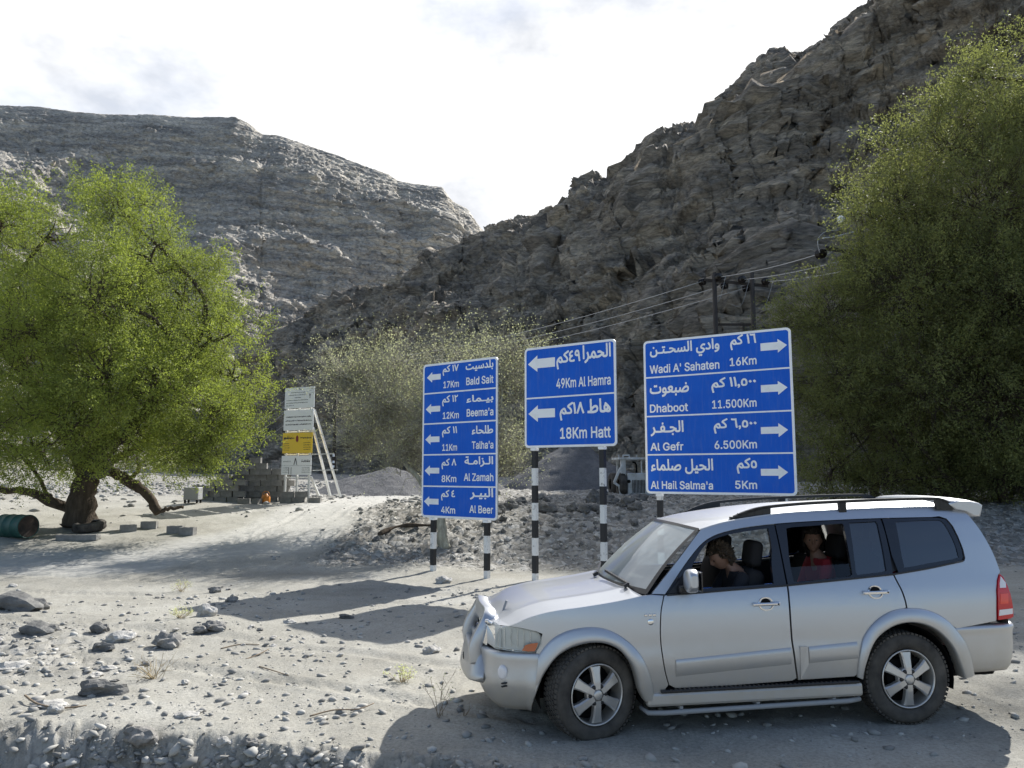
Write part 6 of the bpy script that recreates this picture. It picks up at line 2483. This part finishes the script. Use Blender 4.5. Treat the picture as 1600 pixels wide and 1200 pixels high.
# ================================================================== NOTICE BOARDS
M_board_white = mat('notice_white', (0.86, 0.87, 0.87), 0.6)
M_board_yellow = mat('notice_yellow', (0.80, 0.54, 0.02), 0.5)
M_ink = mat('notice_ink', (0.03, 0.03, 0.04), 0.7)
M_ink_red = mat('notice_red', (0.22, 0.03, 0.03), 0.7)
M_post_white = mat('white_post', (0.70, 0.70, 0.68), 0.6)
ND = 27.0
g = gp(463, 788)
Al, Ar = at(443, 700, ND + .35), at(489, 700, ND - .35)
U = Vector((Ar.x - Al.x, Ar.y - Al.y, 0)); W = U.length
boards = thing('notice_board', 'tall stack of four notice boards on white posts, one of them yellow', 'notice board', Vector(((Al.x + Ar.x) / 2, (Al.y + Ar.y) / 2, g.z)), math.atan2(U.y, U.x))
zz = lambda py: at(463, py, ND).z - g.z
rb2 = random.Random(2)
spec = [(604, 637, M_board_white, 0), (640, 672, M_board_white, 1), (676, 708, M_board_yellow, 2), (712, 742, M_board_white, 3)]
for yt, yb, m_, kind in spec:
    za, zb = zz(yt), zz(yb)
    sh = -(yt - 604) / 108 * .06
    mb = MB()
    mb.box((sh, 0, (za + zb) / 2), (W, .03, za - zb), .004)
    p = mb.build('board_panel', m_, boards)
    H_ = za - zb
    def line(x0, x1, z, h, m=M_ink, nm='writing'):
        q = MB()
        x = x0
        while x < x1:
            w = rb2.uniform(.012, .04)
            q.box((x + w / 2 + sh, -.0165, z + rb2.uniform(-.15, .15) * h), (w, .003, h * rb2.uniform(.5, 1.1)))
            if rb2.random() < .4:
                q.box((x + w / 2 + sh, -.0165, z + h * .9), (w * .4, .003, h * .3))
            x += w + rb2.uniform(.004, .02)
        return q.build(nm, m, p)
    if kind == 0:
        for k, (a, b_) in enumerate([(-.08, .06), (-.28, .16), (-.36, .24), (-.16, .06), (-.44, .30), (-.44, .28), (-.44, -.2)]):
            line(a * W, b_ * W, zb + H_ * (.88 - k * .125), .022)
        q = MB(); q.box((.36 * W, -.0165, zb + H_ * .55), (.025, .003, .16)); q.box((.36 * W, -.0165, zb + H_ * .6), (.08, .003, .03)); q.build('emblem', M_ink, p)
    elif kind == 1:
        for k in range(3):
            line(-.43 * W, .43 * W, zb + H_ * (.66 - k * .19), .036)
    elif kind == 2:
        q = MB()
        q.poly([(math.cos(a) * .07 + sh, -.018, math.sin(a) * .13 + zb + H_ * .70) for a in [math.pi / 2 + math.pi / 3 * k for k in range(6)]], .003, (0, 1, 0))
        q.build('emblem', M_ink_red, p)
        line(-.46 * W, -.12 * W, zb + H_ * .74, .085)
        line(.10 * W, .46 * W, zb + H_ * .74, .05)
        for k in range(4):
            line(-.45 * W, -.28 * W, zb + H_ * (.48 - k * .11), .02)
            line(.22 * W, .45 * W, zb + H_ * (.5 - k * .11), .02)
    else:
        q = MB()
        for dx in (-1, 1):
            q.bar((-.02 * W + sh, -.017, zb + H_ * .88), (-.02 * W + dx * .07 + sh, -.017, zb + H_ * .52), .03, .004, up=(0, 1, 0))
        q.build('emblem', M_ink, p)
        line(.18 * W, .45 * W, zb + H_ * .70, .06)
        line(-.44 * W, -.18 * W, zb + H_ * .70, .045, M_plastic)
        line(-.5 * W, .5 * W, zb + H_ * .48, .008)
        for k in range(3):
            line(-.45 * W, -.25 * W, zb + H_ * (.36 - k * .11), .02)
            line(.2 * W, .45 * W, zb + H_ * (.36 - k * .11), .02)
        q = MB()
        for dx in (-.24, -.16):
            q.box((dx * W + sh, -.0175, zb + H_ * .22), (.02, .003, H_ * .36))
        q.build('drawing', M_ink, p)
for x in (-.40, .0, .40):
    mb = MB()
    mb.box((x * W - .05, .05, zz(604) / 2 - .05), (.07, .05, zz(604) - .1))
    mb.build('post', M_post_white, boards)
for z in (zz(746), zz(674), zz(639), zz(710)):
    mb = MB()
    mb.box((-.05, .085, z), (W * .95, .03, .05))
    mb.build('crossbar', M_post_white, boards)
Binv = (Matrix.Translation(boards.location) @ Matrix.Rotation(boards.rotation_euler.z, 4, 'Z')).inverted()
for (tx, ty, bx, by, dz) in ((487, 640, 532, 776, .7), (487, 668, 516, 775, .5), (486, 745, 498, 774, .3)):
    a_ = Binv @ at(tx, ty, ND - .2)
    b_ = Binv @ at(bx, by, ND + dz)
    a_.y = max(a_.y, .09)
    mb = MB()
    mb.bar(a_, b_, .075, .06)
    mb.build('brace', M_post_white, boards)
for z in (zz(710), zz(735)):
    mb = MB()
    mb.bar((.45 * W, .09, z), (.45 * W + .42 + (zz(690) - z) * .30, .55, z + .02), .03, .03)
    mb.build('brace', M_post_white, boards)

# ================================================================== GRAVEL HEAPS
M_heap = mat('crushed_gravel', (0.16, 0.16, 0.165), 0.95, spec=0.15)
noise_color(M_heap, [(0.3, (0.10, 0.10, 0.105)), (0.55, (0.16, 0.16, 0.165)), (0.75, (0.24, 0.235, 0.23))], scale=2.5, detail=12, rough=0.8, bump=1.0, bump_scale=14, dist=0.1)
def heap(label, px, py, D, w, h, seed, d=None):
    p = at(px, py, D)
    p = on_ground(p.x, p.y)
    n = 70
    u = np.linspace(-1, 1, n)
    X, Y = np.meshgrid(u, u, indexing='ij')
    P = np.stack([X, Y, X * 0], -1)
    r = np.hypot(X, Y) * (1 + .18 * vnoise(P * 1.7 + seed, seed))
    Z = h * np.clip(1 - r, 0, 1) ** .9 * (1 + .12 * fbm(P * 3, 3, .5, seed)) + .05 * fbm(P * 14, 2, .6, seed + 3) - .12
    V = np.stack([X * w, Y * (d or w), Z], -1).reshape(-1, 3)
    o = link('gravel_heap', arr_mesh('gravel_heap', V, grid_faces(n, n), True), M_heap)
    o.location = p
    tag(o, label, 'gravel heap')
heap('low heap of grey gravel beside the track, right of the notice boards', 610, 776, 36, 3.6, 1.35, 3)
heap('high heap of dark gravel behind the middle road sign', 900, 775, 42, 4.2, 2.9, 8)
heap('small heap of dark gravel behind the thorn tree', 705, 776, 40, 3.2, 1.3, 12)

# ================================================================== PALE LOADER BEHIND THE SIGNS
M_mach = mat('pale_machine_paint', (0.34, 0.36, 0.36), 0.6)
noise_color(M_mach, [(0.35, (0.36, 0.36, 0.33)), (0.5, (0.55, 0.57, 0.57)), (0.8, (0.66, 0.68, 0.68))], scale=3, detail=7)
LD = 33.0
p = at(990, 772, LD)
ld = thing('wheel_loader', 'pale dusty loader half hidden behind the right hand road sign', 'loader', on_ground(p.x, p.y), R(4))
zl = lambda py: at(990, py, LD).z - ld.location.z
xl = lambda px: (px - 990) / 1200 * LD
mb = MB()
mb.box((xl(1003), .6, zl(716.5)), (xl(1040) - xl(966), 1.6, .09), .02)
for px in (974, 1036):
    mb.box((xl(px), 0, (zl(716) + zl(775)) / 2), (.22 if px < 1000 else .1, .12, zl(716) - zl(775)), .02)
    mb.box((xl(px), 1.2, (zl(716) + zl(745)) / 2), (.08, .1, zl(716) - zl(745)), .02)
mb.box((xl(1003), -.02, (zl(716) + zl(740)) / 2), (.05, .05, zl(716) - zl(740)))
mb.build('cab_frame', M_mach, ld)
mb = MB()
mb.box((xl(1010), .4, (zl(739) + zl(775)) / 2), (xl(1040) - xl(978), 1.3, zl(739) - zl(775)), .05)
mb.build('engine_cover', M_mach, ld)
mb = MB()
for k in range(9):
    mb.box((xl(987) + k * .062, -.262, (zl(750) + zl(770)) / 2), (.03, .02, zl(750) - zl(770)))
mb.build('grille', M_dark, ld)
mb = MB()
mb.lathe([(0, -.27), (.07, -.27), (.075, -.24)], 16, 'Y', (xl(981), 0, zl(752)))
mb.build('round_lamp', M_dark, ld)
mb = MB()
mb.tube(C([(xl(996), .1, zl(739)), (xl(996), .1, zl(728)), (xl(994), .1, zl(723)), (xl(990), .1, zl(722))], 3), .04, 8)
mb.build('exhaust', M_dark, ld)
mb = MB()
for a, b in (((965, 738), (958, 754)), ((958, 754), (967, 760)), ((967, 760), (969, 776)), ((965, 738), (972, 726))):
    mb.bar((xl(a[0]), -.2, zl(a[1])), (xl(b[0]), -.2, zl(b[1])), .12, .09)
mb.build('lift_arm', M_mach, ld)
mb = MB()
for px in (968, 975, 985, 997):
    mb.box((xl(px), .1, zl(713)), (.04, .05, .14))
mb.box((xl(980), .1, zl(711)), (.30, .05, .05))
mb.build('roof_lamps', M_mach, ld)
for px in (972, 1034):
    for y in (.1, 1.9):
        mb = MB()
        mb.lathe([(.25, -.14), (.42, -.17), (.5, -.12), (.52, 0), (.5, .12), (.42, .17), (.25, .14)], 28, 'X', (xl(px), y, .42))
        mb.build('wheel', M_rubber, ld)

# ================================================================== POWER LINE
M_wood = mat('creosoted_wood', (0.045, 0.036, 0.03), 0.9)
noise_color(M_wood, [(0.3, (0.03, 0.025, 0.021)), (0.7, (0.07, 0.056, 0.046))], scale=5, detail=6, stretch=(4, 4, .5))
M_insul = mat('brown_insulator', (0.02, 0.015, 0.013), 0.25)
M_wire = mat('aluminium_wire', (0.42, 0.42, 0.42), 0.5, metal=0.5)
def insulator(a, b, parent):
    a, b = Vector(a), Vector(b)
    mb = MB()
    for k in range(4):
        mb.lathe([(0, -.03), (.17, -.02), (.20, 0), (.13, .02), (0, .035)], 16, 'Z', (0, 0, .08 + k * .085))
    mb.tube([(0, 0, 0), (0, 0, .42)], .025, 6)
    q = Vector((0, 0, 1)).rotation_difference((b - a).normalized()).to_matrix().to_4x4()
    mb.bm.transform(Matrix.Translation(a) @ q)
    mb.build('insulator', M_insul, parent)
def pole_set(label, posts, D, beam_py, base_extra, cat='power pole'):
    root_p = at(posts[0], beam_py, D)
    base = on_ground(root_p.x, root_p.y)
    root = thing('power_pole', label, cat, base)
    for px in posts:
        w = at(px, beam_py, D) - base
        mb = MB()
        mb.tube([(w.x, w.y, -.6), (w.x, w.y, w.z + .35)], [.17, .12], 12)
        mb.build('post', M_wood, root)
    return root, base
HD = 42.0
hpole, hb = pole_set('twin post power pole with black insulators, rising behind the right hand road sign', [1116, 1175], HD, 436, 0)
rel = lambda px, py, D=HD: at(px, py, D) - hb
mb = MB()
mb.bar(rel(1100, 437), rel(1200, 447), .10, .14)
mb.build('crossarm', M_wood, hpole)
mb = MB()
mb.bar(rel(1116, 507), rel(1175, 507), .09, .12)
mb.build('crossarm', M_wood, hpole)
ins_l = [(1096, 440), (1131, 446), (1165, 450)]
ins_r = [(1123, 433), (1160, 437), (1197, 440)]
left_far = [at(514, 566, 74), at(530, 571, 74), at(546, 576, 74)]
right_far = [at(1283, 396, 31), at(1320, 406, 31), at(1352, 416, 31)]
for k in range(3):
    a = rel(*ins_l[k]) + Vector((.22, 0, .02))
    insulator(a, a + (left_far[k] - hb - a).normalized(), hpole)
    a = rel(*ins_r[k]) + Vector((-.1, 0, 0))
    insulator(a, a + (right_far[k] - hb - a).normalized(), hpole)
    mb = MB()
    s = rel(*ins_r[k]) + Vector((.35, -.1, .02))
    e = rel(ins_l[k][0] + 12, ins_l[k][1] + 30)
    mb.tube(C([s, (s + e) / 2 + Vector((.05, 0, -.7)), e], 5), .012, 5)
    mb.build('jumper', M_wire, hpole)
def wire(a, b, sag, label):
    P = []
    for k in range(25):
        t = k / 24
        q = a + (b - a) * t
        P.append((q.x, q.y, q.z - sag * 4 * t * (1 - t)))
    o = MB().tube(P, .019, 5).build('power_line', M_wire)
    tag(o, label, 'power line', 'wires of the power line')
nm = ['upper', 'middle', 'lower']
lpole = thing('power_pole', 'thin dark power pole showing below the thorn tree, right of the notice boards', 'power pole', on_ground(at(526, 700, 74).x, at(526, 700, 74).y))
lb_ = lpole.location
mb = MB()
w = at(526, 558, 74) - lb_
mb.tube([(w.x, w.y, -.5), (w.x, w.y, w.z + .2)], [.2, .14], 10)
mb.build('post', M_wood, lpole)
mb = MB()
mb.bar(left_far[0] - lb_ + Vector((.2, 0, 0)), left_far[2] - lb_ + Vector((.2, 0, 0)), .12, .14)
mb.build('crossarm', M_wood, lpole)
for k in range(3):
    a = left_far[k] - lb_ + Vector((.45, 0, .02))
    insulator(a - Vector((.3, 0, 0)), a + Vector((.5, -.4, 0)), lpole)
    insulator(a - Vector((.3, 0, 0)), a - Vector((1.5, .3, .5)), lpole)
mb = MB()
for py in (712, 722, 729):
    q = at(526, py, 73.7) - lb_
    mb.box((w.x, w.y - .2, q.z), (.18, .04, .22))
mb.build('pole_plate', M_board_white, lpole)
rpole = thing('power_pole', 'power pole with a pale lamp hidden in the dark tree on the right', 'power pole', on_ground(at(1345, 600, 31).x, at(1345, 600, 31).y))
rb3 = rpole.location
w = at(1345, 372, 31) - rb3
mb = MB()
mb.tube([(w.x, w.y, -.5), (w.x, w.y, w.z + .3)], [.17, .12], 12)
mb.build('post', M_wood, rpole)
mb = MB()
mb.bar(at(1290, 388, 31) - rb3, at(1400, 405, 31) - rb3, .10, .14)
mb.build('crossarm', M_wood, rpole)
mb = MB()
mb.tube([at(1345, 360, 31) - rb3, at(1300, 371, 30.6) - rb3, at(1286, 372, 30.4) - rb3], .03, 6)
mb.build('lamp_arm', M_galv, rpole)
for k in range(3):
    a = right_far[k] - rb3
    d = (at(ins_r[k][0], ins_r[k][1], HD) - right_far[k]).normalized()
    insulator(a - d * .1 + Vector((.05, 0, 0)), a + d, rpole)
mb = MB()
mb.tube(C([at(1281, 395, 30.9) - rb3, at(1278, 375, 30.9) - rb3, at(1290, 362, 31) - rb3, at(1310, 360, 31) - rb3], 5), .02, 6)
mb.build('jumper', M_wire, rpole)
mb = MB()
mb.lathe([(0, -.16), (.10, -.13), (.15, -.02), (.14, .08), (.06, .15), (0, .16)], 20)
lamp_o = mb.build('lamp_head', M_board_white, rpole)
lamp_o.location = at(1314, 345, 22.5) - rb3
lamp_o.location = at(1314, 343, 30.5) - rb3
for k in range(3):
    hl1 = at(*ins_l[k], HD)
    wire(left_far[k] + Vector((.4, 0, 0)), hl1, .9, f'{nm[k]} wire of the power line from the far pole to the twin post pole')
    hl2 = at(*ins_r[k], HD)
    wire(hl2, right_far[k], .12, f'{nm[k]} wire of the power line from the twin post pole into the dark tree')
    lf2 = at(300 + 10 * k, 720 + 12 * k, 110)
    wire(lf2, left_far[k], 1.0, f'{nm[k]} wire of the power line from the far pole down behind the bright tree')
